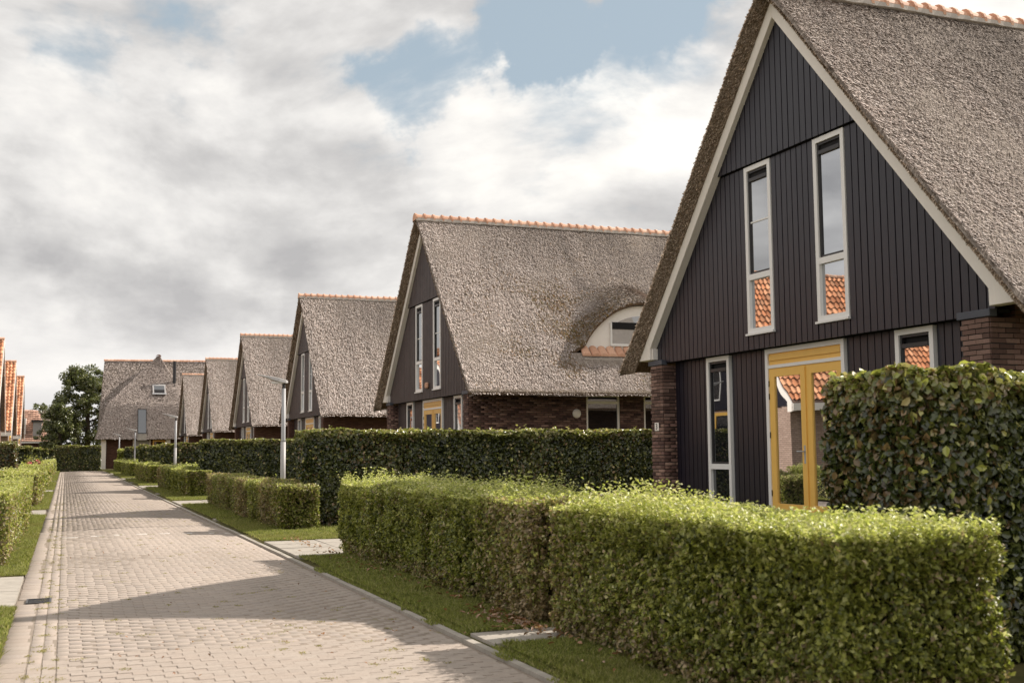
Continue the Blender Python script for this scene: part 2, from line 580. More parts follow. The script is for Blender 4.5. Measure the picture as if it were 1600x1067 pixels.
def hedge(name, box, dens, leaf, pal, label, cat, group=None, dry=0.1, shoots=0.0, seams=(), seed=1, m='leaf', nleafparts=0, bulge=.05,
          faces='wensy', backdens=.35, topdry=False, jit=.8, trunk=True, dryfn=None, open_base=0.0, sprig=False):
    """clipped hedge: box = x0,x1,y0,y1,z0,z1 in world metres"""
    x0, x1, y0, y1, z0, z1 = box
    r = np.random.RandomState(seed)
    cx, cyy = (x0 + x1) / 2, (y0 + y1) / 2
    root = thing(name, (cx, cyy, z0), label, cat, group)
    Ps, Ns, Tp = [], [], []
    hgt = z1 - z0

    def face(n, mk, normal, top=False):
        if n < 1: return
        uv = r.rand(n, 2)
        P = mk(uv)
        Ps.append(P); Ns.append(np.tile(np.array(normal, float), (n, 1))); Tp.append(np.full(n, 1.0 if top else 0.0))
    lx, ly = x1 - x0, y1 - y0
    face(int(dens * ly * hgt), lambda q: np.stack([np.full(len(q), x0), y0 + q[:, 0] * ly, z0 + q[:, 1] * hgt], 1), (-1, 0, 0))
    face(int(dens * ly * hgt * backdens), lambda q: np.stack([np.full(len(q), x1), y0 + q[:, 0] * ly, z0 + q[:, 1] * hgt], 1), (1, 0, 0))
    face(int(dens * lx * hgt), lambda q: np.stack([x0 + q[:, 0] * lx, np.full(len(q), y0), z0 + q[:, 1] * hgt], 1), (0, -1, 0))
    face(int(dens * lx * hgt * backdens), lambda q: np.stack([x0 + q[:, 0] * lx, np.full(len(q), y1), z0 + q[:, 1] * hgt], 1), (0, 1, 0))
    face(int(dens * lx * ly), lambda q: np.stack([x0 + q[:, 0] * lx, y0 + q[:, 1] * ly, np.full(len(q), z1)], 1), (0, 0, 1), True)
    P = np.concatenate(Ps); N = np.concatenate(Ns); T = np.concatenate(Tp)
    n = len(P)
    # uneven clipped surface
    off = bulge * sines(P, seed, 2.2) + bulge * .6 * sines(P, seed + 1, 7.0)
    dep = r.rand(n) ** 1.4 * min(.17, .35 * min(lx, ly))
    off = off - dep
    side = (T < .5)
    for (sa, sw, sdep) in seams:                        # dark gaps between plants
        along = P[:, 1] if ly > lx else P[:, 0]
        g = np.exp(-((along - sa) / sw) ** 2)
        off = off - g * sdep * np.where(side, 1, .45)
    hh = (P[:, 2] - z0) / hgt
    off = off - np.where(side, np.clip(.30 - hh, 0, 1) * .3 * bulge * 6, 0)
    rc = .09                                            # rounded top edges
    near_top = np.clip((P[:, 2] - (z1 - rc)) / rc, 0, 1)
    off = off - np.where(side, near_top ** 2 * .05, 0)
    P = P + N * off[:, None]
    if open_base:
        keep = ~((hh < open_base) & (r.rand(n) < .75))
        P, N, T, hh, off, dep, side = P[keep], N[keep], T[keep], hh[keep], off[keep], dep[keep], side[keep]
        n = len(P)
    tdir = None
    if sprig:                                           # leaves sit in sprigs round short shoots
        per = 7
        q = r.permutation(n)[:n // per]
        q = np.repeat(q, per)
        jn = np.tile(np.arange(per), len(q) // per)
        ax = nrm(N[q] * .75 + np.repeat(r.normal(size=(len(q) // per, 3)), per, 0) * .45 + np.array([0, 0, .45]))
        ra = r.normal(size=(len(q), 3))
        ra = nrm(ra - ax * np.sum(ra * ax, 1, keepdims=True))
        P = P[q] + ax * (jn * .30 * leaf)[:, None] - ax * leaf * .9 + ra * leaf * .38
        N, T, hh, dep, side = N[q], T[q], hh[q], dep[q], side[q]
        n = len(P)
        tdir = nrm(ax * .75 + ra)
    Nn = nrm(N + r.normal(size=(n, 3)) * jit * .75 + np.array([0, 0, .25])) if tdir is None else nrm(ax - ra * .65 + r.normal(size=(n, 3)) * .2)
    L = leaf * (0.65 + .7 * r.rand(n))
    W = L * (.56 + .14 * r.rand(n)) if m == 'leaf' else L * (.62 + .1 * r.rand(n))
    # colours
    patch = sines(P, seed + 5, 1.3) * .5 + sines(P, seed + 6, 5.0) * .35
    if dryfn is not None:
        dr = np.clip(dryfn(P, hh) + patch * (.35 if m == 'leaf' else .08), 0, 1)
    else:
        dr = np.clip(dry + patch * .22, 0, 1)
    body = pal_pick(pal['body'], n, r)
    top = pal_pick(pal['top'], n, r)
    dryc = pal_pick(pal['dry'], n, r)
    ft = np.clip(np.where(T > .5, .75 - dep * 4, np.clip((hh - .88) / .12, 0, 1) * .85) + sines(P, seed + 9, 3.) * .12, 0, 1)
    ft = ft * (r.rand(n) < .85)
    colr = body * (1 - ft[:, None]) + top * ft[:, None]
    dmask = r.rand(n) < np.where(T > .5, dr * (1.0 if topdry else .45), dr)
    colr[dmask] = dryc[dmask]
    young = (r.rand(n) < .06) & side
    colr[young] = top[young]
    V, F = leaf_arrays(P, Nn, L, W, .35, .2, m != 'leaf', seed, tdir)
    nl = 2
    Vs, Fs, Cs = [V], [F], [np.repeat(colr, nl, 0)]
    nv = len(V)
    if shoots > 0:                                      # upright young shoots on the top
        k = int(shoots * lx * ly)
        bx = x0 + r.rand(k) * lx
        by = y0 + r.rand(k) * ly
        clus = np.clip(sines(np.stack([bx, by, np.zeros(k)], 1), seed + 3, 3.) + .35, .12, 1.4)
        ht = (.06 + .17 * r.rand(k) ** 2) * clus
        tilt = r.normal(size=(k, 2)) * .25
        per = 6
        q = np.repeat(np.arange(k), per)
        fr = np.tile((np.arange(per) + .6) / per, k)
        SP = np.stack([bx[q] + tilt[q, 0] * ht[q] * fr, by[q] + tilt[q, 1] * ht[q] * fr, z1 - .02 + ht[q] * fr], 1)
        ang = r.rand(k)[q] * 6.28 + np.tile(np.arange(per) * 2.6, k)
        SP[:, 0] += np.cos(ang) * leaf * .35
        SP[:, 1] += np.sin(ang) * leaf * .35
        SN = nrm(np.stack([-np.cos(ang) * .5, -np.sin(ang) * .5, np.full(len(q), .8)], 1) + r.normal(size=(len(q), 3)) * .3)
        SL = leaf * (.7 + .5 * r.rand(len(q)))
        V2, F2 = leaf_arrays(SP, SN, SL, SL * .5, .6, .2, m != 'leaf', seed + 2)
        Vs.append(V2); Fs.append(F2 + nv); nv += len(V2)
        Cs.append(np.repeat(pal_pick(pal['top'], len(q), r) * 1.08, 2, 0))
    V = np.concatenate(Vs); F = np.concatenate(Fs); Cc = np.concatenate(Cs)
    base = np.array([cx, cyy, z0])
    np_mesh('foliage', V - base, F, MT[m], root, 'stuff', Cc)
    # woody inside
    ins = min(.17, .3 * min(lx, ly))
    nx, ny, nz = max(2, int(lx / .3)), max(2, int(ly / .3)), max(2, int(hgt / .3))
    mb = MB()
    mb.box(x0 + ins - cx, x1 - ins - cx, y0 + ins - cyy, y1 - ins - cyy, open_base * hgt + .02, hgt - ins * .7)
    mb.build('twigs', MT['twig'], root)
    if trunk:
        mb = MB()
        along = ly > lx
        ln = ly if along else lx
        k = int(ln / .45)
        for i in range(k):
            a = (i + .5 + r.uniform(-.2, .2)) * ln / k - ln / 2
            p = (r.uniform(-.1, .1), a) if along else (a, r.uniform(-.1, .1))
            mb.tube([(p[0], p[1], -.02), (p[0] + r.uniform(-.03, .03), p[1] + .02, .3)], [.025, .018], 5)
        mb.build('stems', MT['bark'], root, 'stuff')
    if nleafparts:                                      # the leaves that show largest, one by one
        me = None
        f_ = np.argsort(r.rand(n))
        cand = [i for i in f_ if (N[i, 1] < -.5 or T[i] > .5) and dep[i] < .02][:nleafparts]
        meshes = []
        for c_ in range(6):
            cc = pal_pick(pal['body'] + pal['top'][:1], 1, r)[0] * 1.25
            P0 = np.zeros((1, 3)); N0 = np.array([[0, 0, 1.]])
            v_, f2 = leaf_arrays(P0, N0, np.array([1.0]), np.array([.66]), .0, .16, True, c_)
            me = bpy.data.meshes.new('leaf')
            me.from_pydata([tuple(a) for a in v_], [], [tuple(a) for a in f2])
            at = me.attributes.new('col', 'FLOAT_VECTOR', 'FACE')
            at.data.foreach_set('vector', np.tile(cc, 2).astype(np.float32))
            me.materials.append(MT[m])
            meshes.append(me)
        for j, i in enumerate(cand):
            o = bpy.data.objects.new('leaf', meshes[j % 6])
            o.location = tuple(P[i] - base + N[i] * .03)
            q_ = Vector(Nn[i]).to_track_quat('Z', 'Y').to_euler()
            o.rotation_euler = q_
            s_ = leaf * (.8 + .5 * r.rand())
            o.scale = (s_, s_, s_)
            put(o, root)
    return root


# ---------------------------------------------------------------- ground, street, paths
ZS, ZG = -0.60, -0.55        # street, verge


def crown(x):
    """street cross fall: shallow crown, gutter on the left"""
    return -0.0 + .045 * np.sin(np.clip((x + .45) / 3.75, 0, 1) * math.pi) - .03


g = MB()
g.add([(-400, -60, -.72), (400, -60, -.72), (400, 900, -.72), (-400, 900, -.72)], [(0, 1, 2, 3)])
o = g.build('ground', MT['turf'], None, 'structure')

xs = np.linspace(-.46, 3.32, 60)
V = []
for yy in (-8, 112):
    for x in xs:
        V.append((x, yy, ZS - .0035 + float(crown(x))))
nx = len(xs)
F = [(i, i + 1, nx + i + 1, nx + i) for i in range(nx - 1)]
street = MB().add(V, F).build('road', MT['sand'], None, 'structure')

# verge (right): soil sheet from kerb to gardens, gently rising towards the houses
vb = MB()
vx = [3.275, 4.0, 7.0, 8.7, 10.4, 24.0]
vz = [-.602, ZG - .035, ZG - .03, -.2, -.04, -.04]
V = []
for yy in (-8, 122):
    for x, z in zip(vx, vz):
        V.append((x, yy, z))
vb.add(V, [(i, i + 1, len(vx) + i + 1, len(vx) + i) for i in range(len(vx) - 1)])
vb.build('lawn', MT['turf'], None, 'structure')
vb = MB()
V = []
for yy in (-8, 122):
    for x, z in ((-16, -.1), (-6, -.25), (-2.5, ZG + .02), (-.46, ZG - .03)):
        V.append((x, yy, z))
vb.add(V, [(i, i + 1, 4 + i + 1, 4 + i) for i in range(3)])
vb.build('lawn', MT['turf'], None, 'structure')

PAV = [(.38, .320, .274), (.39, .328, .28), (.372, .315, .27), (.398, .338, .29), (.384, .320, .272), (.368, .312, .272)]


def paving():
    r = np.random.RandomState(3)
    C, H, c = [], [], []
    bl, bw = .212, .106
    y = 6.2
    row = 0
    while y < 110:
        x = -.02 + (0 if row % 2 else -bl / 2) - r.rand() * .03
        while x < 3.16:
            a, b = max(x, -.02), min(x + bl, 3.16)
            if b - a > .03:
                C.append(((a + b) / 2, y + bw / 2, 0)); H.append(((b - a) / 2 - .0026, bw / 2 - .0007, .03))
            x += bl
        y += bw
        row += 1
    # gutter rows laid lengthwise, edge band
    for x, wd in ((-.075, .1), (-.18, .1), (-.342, .205)):
        y = 6.2 + r.rand() * .2
        while y < 110:
            C.append((x, y + bl / 2, -.001 if x > -.2 else .0)); H.append((wd / 2 - (.003 if x > -.2 else .0012), bl / 2 - .0012, .03))
            y += bl
    C = np.array(C); H = np.array(H)
    n = len(C)
    C[:, 2] += ZS - .03 + crown(C[:, 0]) + r.normal(size=n) * .0007
    C[:, :2] += r.normal(size=(n, 2)) * .0016
    # gentle settling
    C[:, 2] += sines(C * np.array([1, 1, 0]), 4, .9) * .002
    cols = np.array(PAV)[r.randint(6, size=n)] * (.965 + .07 * r.rand(n, 1))
    blot = sines(C * np.array([1, 1, 0]), 8, .7)
    cols *= (1 + .06 * blot + .05 * sines(C * np.array([1, .25, 0]), 18, 2.2) - .07 * np.exp(-((C[:, 0] - .75) / .22) ** 2) - .06 * np.exp(-((C[:, 0] - 2.25) / .25) ** 2))[:, None]
    # white marker bricks set across the street
    mk = (C[:, 0] > 0) & (np.abs(C[:, 1] - 24.05) < .053)
    k = np.floor((C[:, 0]) / .212).astype(int)
    mk = mk & (k % 2 == 0)
    cols[mk] = (.72, .70, .66)
    cols[C[:, 0] < -.24] *= .93
    # dark drain spot removed from bricks
    dr = (C[:, 0] < -.10) & (C[:, 0] > -.40) & (C[:, 1] > 13.82) & (C[:, 1] < 14.18)
    C, H, cols = C[~dr], H[~dr], cols[~dr]
    order = np.argsort(C[:, 1])
    C, H, cols = C[order], H[order], cols[order]
    vis = np.where((C[:, 1] > 7.15) | (C[:, 0] < .5))[0]
    # bricks that show largest: singles, parts of the road
    px = 800 + 1801.5 * (C[:, 0] * R2.x + C[:, 1] * R2.y) / (C[:, 0] * FW.x + C[:, 1] * FW.y - 1.6 * FW.z)
    depth = C[:, 0] * FW.x + C[:, 1] * FW.y - 1.6 * FW.z
    py = 533.5 + 1801.5 * (1.62 + depth * 0) / depth + 533.5 * 0 + 1801.5 * math.tan(PIT)
    inview = (px > -20) & (px < 1600) & (py < 1075)
    single = np.zeros(len(C), bool)
    ids = np.where(inview)[0][:300]
    single[ids] = True
    cache = {}
    pm = []
    for t in range(5):
        pm.append(mat('street_brick_%d' % t, m_plain(tuple(np.array(PAV[t])), .88, .10, .5, .2, 30.)))
    for i in ids:
        key = (round(H[i, 0], 3), round(H[i, 1], 3), int(r.randint(5)))
        if key not in cache:
            v_, f_, _ = boxes_np(np.zeros((1, 3)), np.array([[H[i, 0], H[i, 1], .03]]), .0010)
            me = bpy.data.meshes.new('brick')
            me.from_pydata([tuple(a) for a in v_], [], [tuple(a) for a in f_])
            me.materials.append(pm[key[2]])
            cache[key] = me
        o = bpy.data.objects.new('brick', cache[key])
        o.location = tuple(C[i])
        o.rotation_euler = (r.normal() * .002, r.normal() * .002, r.normal() * .004)
        put(o, street)
    rest = ~single
    nearm = rest & (C[:, 1] < 26)
    farm = rest & (C[:, 1] >= 26)
    v1, f1, k1 = boxes_np(C[nearm], H[nearm], .0010)
    v2, f2, k2 = boxes_np(C[farm], H[farm], 0)
    np_mesh('paving_bricks', np.concatenate([v1, v2]), np.concatenate([f1, f2 + len(v1)]), MT['paver'], street, 'stuff',
            np.concatenate([np.repeat(cols[nearm], k1, 0), np.repeat(cols[farm], k2, 0)]))


paving()

# kerb stones, right side: one stone a metre
kb = bpy.data.objects.new('kerb', None)
kb['kind'] = 'structure'
COL.objects.link(kb)
km = MB().box(-.035, .035, -.495, .495, -.12, .0).mesh('kerb_stone', MT['slab'])
for i in range(105):
    o = bpy.data.objects.new('kerb_stone', km)
    o.location = (3.235 + random.uniform(-.003, .003), 6 + i, -.598 + random.uniform(-.004, .004))
    o.rotation_euler = (random.uniform(-.003, .003), 0, random.uniform(-.003, .003))
    put(o, kb)

# drain
t = thing('drain_cover', (-.23, 14.0, ZS - .042), 'small dark iron drain grate set in the left gutter bricks', 'drain')
MB().ring(-.19, .19, 0, 0.0001, 0.0, 0, 0) if False else None
mb = MB()
mb.box(-.13, .13, -.2, .2, -.02, .0)
mb.build('pit', MT['black'], t)
mb = MB()
mb.box(-.13, -.11, -.2, .2, .0, .03).box(.11, .13, -.2, .2, .0, .03).box(-.11, .11, -.2, -.18, .0, .03).box(-.11, .11, .18, .2, .0, .03)
mb.build('frame', MT['grille'], t)
for i in range(7):
    MB().box(-.11, .11, -.155 + i * .05, -.135 + i * .05, .0, .026).build('bar', MT['grille'], t)


def slab_path(label_n, x0, x1, y0, y1, nx, ny, skew=0.0, z=ZG):
    root = bpy.data.objects.new(label_n, None)
    root['kind'] = 'structure'
    COL.objects.link(root)
    dx, dy = (x1 - x0) / nx, (y1 - y0) / ny
    me = MB().box(-dx / 2 + .009, dx / 2 - .009, -dy / 2 + .009, dy / 2 - .009, -.05, .0).mesh('slab', MT['slab'])
    for i in range(nx):
        for j in range(ny):
            o = bpy.data.objects.new('slab', me)
            o.location = (x0 + (i + .5) * dx, y0 + (j + .5) * dy + skew * i * dx, z - .018 + random.uniform(-.004, .004))
            o.rotation_euler = (random.uniform(-.006, .006), random.uniform(-.006, .006), 0)
            put(o, root)


PATHS = []
for k in range(5):
    Y0 = 18.8 * k
    slab_path('path', 3.3, 6.9, 9.0 + Y0, 9.62 + Y0, 6, 1)
    PATHS.append((9.0 + Y0, 9.62 + Y0))
    slab_path('driveway', 3.3, 6.9, 17.45 + Y0, 20.75 + Y0, 4 if k < 2 else 3, 4 if k < 2 else 2)
    PATHS.append((17.45 + Y0, 20.75 + Y0))
LPATHS = []
for k in range(5):
    Y0 = 18.8 * k
    slab_path('driveway', -4.5, -.45, 13.0 + Y0, 16.4 + Y0, 5 if k < 2 else 3, 4 if k < 2 else 2)
    LPATHS.append((13.0 + Y0, 16.4 + Y0))


def grass(regions, name='grass'):
    r = np.random.RandomState(21)
    Ps, S = [], []
    for (x0, x1, y0, y1, dens, h, gaps, zf) in regions:
        n = int((x1 - x0) * (y1 - y0) * dens)
        x = x0 + r.rand(n) * (x1 - x0)
        y = y0 + r.rand(n) * (y1 - y0)
        ok = np.ones(n, bool)
        for a, b in gaps:
            ok &= ~((y > a - .02) & (y < b + .02))
        edge = sines(np.stack([x * 0, y, x * 0], 1), 31, 2.5) * .06
        ok &= (x > x0 + np.maximum(edge, 0) * (r.rand(n) > .15))
        if x0 == 3.18:
            ok &= (x > 3.27) | (sines(np.stack([x, y, x * 0], 1), 41, 5.) > .55)
        P = np.stack([x, y, np.full(n, zf)], 1)[ok]
        thin = sines(P, 33, 3.)
        keep = r.rand(len(P)) < np.clip(1.25 + thin * .6, .1, 1)
        P = P[keep]
        Ps.append(P); S.append(np.full(len(P), h))
    P = np.concatenate(Ps); S = np.concatenate(S)
    n = len(P)
    clump = sines(P, 35, 9.)
    H = S * (.5 + .8 * r.rand(n)) * (1 + .35 * clump)
    a = r.rand(n) * 6.28
    wd = .0028 + .0035 * S / .03
    d = np.stack([np.cos(a), np.sin(a), a * 0], 1)
    lean = r.normal(size=(n, 2)) * .6
    v0 = P - d * wd[:, None]
    v1 = P + d * wd[:, None]
    v2 = P + np.stack([lean[:, 0] * H, lean[:, 1] * H, H], 1)
    V = np.stack([v0, v1, v2], 1).reshape(-1, 3)
    F = np.arange(n * 3).reshape(-1, 3)
    c = pal_pick([(.20, .22, .055), (.25, .265, .07), (.14, .165, .04), (.34, .31, .14), (.28, .29, .085)], n, r)
    yel = np.clip(sines(P, 37, 1.6) * .5, 0, 1)[:, None] * .5
    c = c * (1 - yel) + np.array([.27, .22, .10]) * yel
    np_mesh(name, V, F, MT['grassm'], None, 'stuff', c)


grass([(3.18, 3.45, 6.0, 16, 5000, .03, PATHS, -.60), (3.35, 4.6, 6.0, 12.5, 9000, .032, PATHS, ZG - .02), (3.29, 4.7, 12.5, 24, 5000, .036, PATHS, ZG - .01),
       (4.6, 9.0, 17, 24, 900, .05, PATHS, ZG), (3.3, 4.9, 24, 45, 2200, .045, PATHS, ZG), (3.4, 5.2, 45, 110, 500, .06, PATHS, ZG),
       (-1.1, -.43, 16.4, 31.8, 4200, .038, LPATHS, ZG - .01), (-1.1, -.43, 6, 13.0, 6000, .04, LPATHS, ZG - .01),
       (-1.0, -.4, 31, 110, 1300, .055, LPATHS, ZG)])

# weeds and moss tufts in the joints
r = np.random.RandomState(5)
n = 320
wy = 6.8 + 35 * r.rand(n) ** 1.6
wx = np.where(r.rand(n) < .45, np.choose(r.randint(3, size=n), [-.02, -.13, -.235]), r.rand(n) * 3.2)
cx_ = np.repeat(wx, 26) + r.normal(size=n * 26) * np.repeat(.012 + .035 * r.rand(n), 26)
cy_ = np.repeat(wy, 26) + r.normal(size=n * 26) * .03
P = np.stack([cx_, cy_, ZS + crown(cx_) + .004], 1)
m_ = len(P)
N = nrm(r.normal(size=(m_, 3)) * .5 + np.array([0, 0, 1]))
V, F = leaf_arrays(P, N, np.full(m_, .018), np.full(m_, .007), .3, .2, False, 3)
np_mesh('weeds', V, F, MT['grassm'], None, 'stuff', np.repeat(pal_pick([(.30, .27, .08), (.22, .22, .06), (.33, .26, .13)], m_, r), 2, 0))

# dry leaves blown under the hedge and on the street
n = 420
ly_ = np.where(r.rand(n) < .5, 10.0 + r.normal(size=n) * .5, 7 + 14 * r.rand(n))
lx_ = np.where(r.rand(n) < .75, 3.95 - np.abs(r.normal(size=n)) * .16, r.rand(n) * 4)
P = np.stack([lx_, ly_, np.where(lx_ > 3.3, ZG + .025, ZS + .035)], 1)
N = nrm(r.normal(size=(n, 3)) * .35 + np.array([0, 0, 1]))
V, F = leaf_arrays(P, N, .03 + .05 * r.rand(n) * (lx_ > 3.4), .02 + .02 * r.rand(n) * (lx_ > 3.4), .0, .25, True, 4)
np_mesh('fallen_leaves', V, F, MT['leaf_beech'], None, 'stuff', np.repeat(pal_pick([(.30, .15, .08), (.22, .12, .06), (.36, .22, .13)], n, r), 2, 0))

# ---------------------------------------------------------------- hedges
LOWG, TALLG = 'low hedges along the front gardens', 'tall beech hedges between the gardens'
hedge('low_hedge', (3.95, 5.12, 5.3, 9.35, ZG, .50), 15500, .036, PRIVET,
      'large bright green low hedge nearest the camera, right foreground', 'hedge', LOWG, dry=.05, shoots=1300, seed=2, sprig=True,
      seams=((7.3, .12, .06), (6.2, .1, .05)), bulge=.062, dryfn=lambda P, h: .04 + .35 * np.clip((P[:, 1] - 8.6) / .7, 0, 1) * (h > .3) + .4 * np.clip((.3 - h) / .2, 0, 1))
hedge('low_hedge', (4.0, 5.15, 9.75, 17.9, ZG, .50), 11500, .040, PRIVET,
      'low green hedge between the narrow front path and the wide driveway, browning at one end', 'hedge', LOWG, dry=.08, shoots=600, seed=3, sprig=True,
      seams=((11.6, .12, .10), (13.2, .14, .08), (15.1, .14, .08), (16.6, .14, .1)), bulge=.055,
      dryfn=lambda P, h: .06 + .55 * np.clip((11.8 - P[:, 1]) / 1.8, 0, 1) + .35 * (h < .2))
hedge('low_hedge', (4.0, 4.82, 23.3, 36.0, ZG, .34), 8000, .042, PRIVET,
      'low brownish hedge in four clumps, in front of the nearest street lamp', 'hedge', LOWG, dry=.45, shoots=8, seed=4, sprig=True,
      seams=((25.6, .16, .22), (28.1, .2, .14), (31.3, .2, .25), (33.6, .15, .1)), bulge=.06, topdry=True,
      dryfn=lambda P, h: .5 + .1 * np.sin(P[:, 1] * 1.3) - .25 * ((P[:, 1] > 25.7) & (P[:, 1] < 28)))
for k, (lab, sh, dr) in enumerate((('low hedge, third along the kerb, tan at its far end and bright green on top', 120, .25),
                                   ('low hedge, fourth along the kerb, bright green with a dark near end', 60, .15),
                                   ('low hedge, fifth along the kerb, short and green near the far lamp', 40, .08),
                                   ('low hedge, last along the kerb, just before the end house', 30, .06))):
    y = 42.1 + 18.8 * k
    e = 54.8 + 18.8 * k if k < 3 else 106
    hedge('low_hedge', (4.0, 4.85, y, e, ZG, .36), (2600, 1200, 800, 600)[k], (.075, .11, .14, .16)[k], PRIVET, lab, 'hedge', LOWG, dry=dr, shoots=sh,
          seed=10 + k, seams=((y + 4.2, .25, .2), (y + 8.5, .25, .25)), bulge=.07,
          dryfn=(lambda P, h, y=y: np.clip((P[:, 1] - y - 6) / 6, 0, 1) * .55) if k == 0 else None)

hedge('tall_hedge', (5.5, 11.2, 6.6, 7.5, ZG, 1.52), 4200, .067, BEECH,
      'tall dark beech hedge in the right foreground, hiding the end of the yellow doors', 'hedge', TALLG, dry=.04, shoots=0, seed=20,
      m='leaf_beech', bulge=.06, nleafparts=300, dryfn=lambda P, h: .03 + .28 * np.clip((6.5 - P[:, 0]) / 1.0, 0, 1))
hedge('tall_hedge', (4.63, 13.5, 24.05, 24.95, ZG, 1.43), 2600, .075, BEECH,
      'long tall hedge standing behind the near low hedge, reaching to the nearest house pillar', 'hedge', TALLG, dry=.05, shoots=10, seed=21,
      m='leaf_beech', bulge=.05, backdens=.2)
tl = ('tall dark hedge right behind the nearest street lamp', 'tall dark hedge crossed by the second street lamp',
      'tall hedge just right of the third street lamp', 'small far tall hedge in front of the end house wall')
for k in range(4):
    y = 42.9 + 18.8 * k
    hedge('tall_hedge', (4.6 - .0 * k, 12.5, y, y + .9, ZG, 1.45 - .0 * k), (1700, 1000, 600, 450)[k], (.09, .125, .16, .19)[k], BEECH, tl[k], 'hedge', TALLG,
          dry=.04, shoots=4, seed=22 + k, m='leaf_beech', bulge=.06, backdens=.15, trunk=False)

# left side of the street
LL = 'low hedges on the left side'
ll = ('pale dry low hedge at the left edge of the photo', 'second low hedge on the left, beyond the driveway', 'third low hedge on the left, beside the pink flowers',
      'fourth low hedge on the left', 'farthest low hedge on the left, near the street end')
ll = ('pale speckled low hedge at the left edge of the street, nearest on that side',
      'second low hedge on the left side, starting past the left driveway',
      'third low hedge on the left side, below the pink flowers',
      'fourth low hedge on the left side, bright and small',
      'last low hedge on the left side, next to the dark end hedge')
for k in range(5):
    y = 17.7 + 18.8 * k
    hedge('low_hedge', (-1.95, -.72, y, y + 13.6, ZG, .40), (5200, 1800, 900, 600, 450)[k], (.045, .08, .11, .14, .16)[k], PRIVET, ll[k], 'hedge', LL,
          dry=.3, shoots=(120, 40, 20, 12, 8)[k], seed=40 + k, seams=((y + 4.5, .2, .15), (y + 9.3, .2, .2)), bulge=.07, backdens=.2,
          dryfn=lambda P, h: .22 + .2 * (h < .35))
LT = 'tall clipped hedges across the left gardens'
lt = ('tall reddish brown hedge at the far left edge', 'narrow dark tall hedge left of the pink flowers', 'tall hedge right behind the pink flowers',
      'small tall hedge second from the street end on the left', 'smallest tall hedge at the end of the left gardens')
for k, (y, xe) in enumerate(((50.5, -1.85), (68.5, -1.68), (87.3, -1.62), (106, -1.35), (125, -1.1))):
    hedge('tall_hedge', (-9.5, xe, y, y + .9, ZG, 1.42), (1500, 900, 600, 450, 350)[k], (.10, .125, .15, .18, .2)[k], BEECH, lt[k], 'hedge', LT,
          dry=(.4, .1, .08, .06, .06)[k], shoots=4, seed=50 + k, m='leaf_beech', bulge=.06, backdens=.2, trunk=False)
hedge('tall_hedge', (-.75, 3.0, 112, 113.2, ZG, 1.68), 900, .16, BEECH, 'dark square hedge closing the end of the street', 'hedge', None, dry=.03, shoots=3,
      seed=60, m='leaf_beech', bulge=.06, trunk=False)
# thin hedge with a young shrub before the end house
hedge('shrub', (4.2, 5.4, 103.0, 104.2, ZG, 1.25), 500, .17, PRIVET, 'round grey green shrub between the far lamp and the end house', 'shrub', None,
      dry=.0, shoots=30, seed=61, bulge=.2, trunk=False)

# pink flowering bush
fb = thing('flowering_bush', (-1.45, 62.0, ZG), 'bush with bright pink flowers above the left low hedge', 'bush')
r = np.random.RandomState(77)
P = r.normal(size=(900, 3)) * np.array([.28, .3, .28]) + np.array([0, 0, .75])
N = nrm(r.normal(size=(900, 3)) + np.array([0, -.5, .6]))
V, F = leaf_arrays(P, N, np.full(900, .13), np.full(900, .08), .2, .2, True, 9)
np_mesh('foliage', V, F, MT['leaf_beech'], fb, 'stuff', np.repeat(pal_pick(PRIVET['body'], 900, r), 2, 0))
for (a, b, c, s) in ((-.18, -.3, 1.02, .17), (.16, -.3, 1.08, .18), (.02, -.35, .75, .15), (-.22, -.35, .72, .13), (.24, -.3, .80, .12)):
    k = 130
    D = nrm(r.normal(size=(k, 3)))
    P = np.array([a, b, c]) + D * s * (.75 + .3 * r.rand(k, 1))
    V, F = leaf_arrays(P, D, np.full(k, .07), np.full(k, .06), .0, .2, False, 12)
    np_mesh('flower', V, F, MT['pink'], fb, None, np.repeat(pal_pick([(.75, .18, .22), (.82, .30, .32), (.62, .10, .16)], k, r), 2, 0))
for (x, z) in ((-.1, 0), (.1, 0)):
    MB().tube([(x, 0, 0), (x * 2, 0, .7)], [.03, .02], 5).build('stem', MT['bark'], fb)


# ---------------------------------------------------------------- street lamps
def make_lamp():
    root = thing('street_lamp', (0, 0, ZG), 'x', 'street lamp', 'street lamps')
    MB().tube([(0, 0, 0), (0, 0, 1.78)], [.060, .060], 16).build('lower_pole', MT['lampgrey'], root, None, True)
    MB().tube([(0, 0, 1.78), (0, 0, 1.82), (0, 0, 3.02)], [.060, .050, .047], 16).build('upper_pole', MT['steel'], root, None, True)
    MB().tube([(0, 0, 2.98), (0, 0, 3.13)], [.038, .038], 12).build('collar', MT['grille'], root, None, True)
    # flat tapered head pointing over the street
    V, F = [], []
    prof = [(.09, .08, .045), (.04, .12, .08), (-.12, .125, .09), (-.3, .10, .07), (-.45, .06, .035), (-.62, .02, .016)]
    for i, (x, hw, th) in enumerate(prof):
        z = 3.17 + (.09 - x) * .24
        V += [(x, -hw, z - th * .6), (x, -hw * .75, z + th * .45), (x, hw * .75, z + th * .45), (x, hw, z - th * .6)]
    for i in range(len(prof) - 1):
        for j in range(4):
            F.append((i * 4 + j, i * 4 + (j + 1) % 4, i * 4 + 4 + (j + 1) % 4, i * 4 + 4 + j))
    F += [(3, 2, 1, 0), tuple(range(len(V) - 4, len(V)))]
    hd = MB().add(V, F).build('lamp_head', MT['lampgrey'], root, None, False, .008)
    MB().box(-.28, -.02, -.07, .07, 3.135, 3.172).build('glass_cover', MT['frame_white'], hd)
    MB().box(-.062, -.058, -.035, .035, .5, .75).build('service_door', MT['steel'], root)
    return root


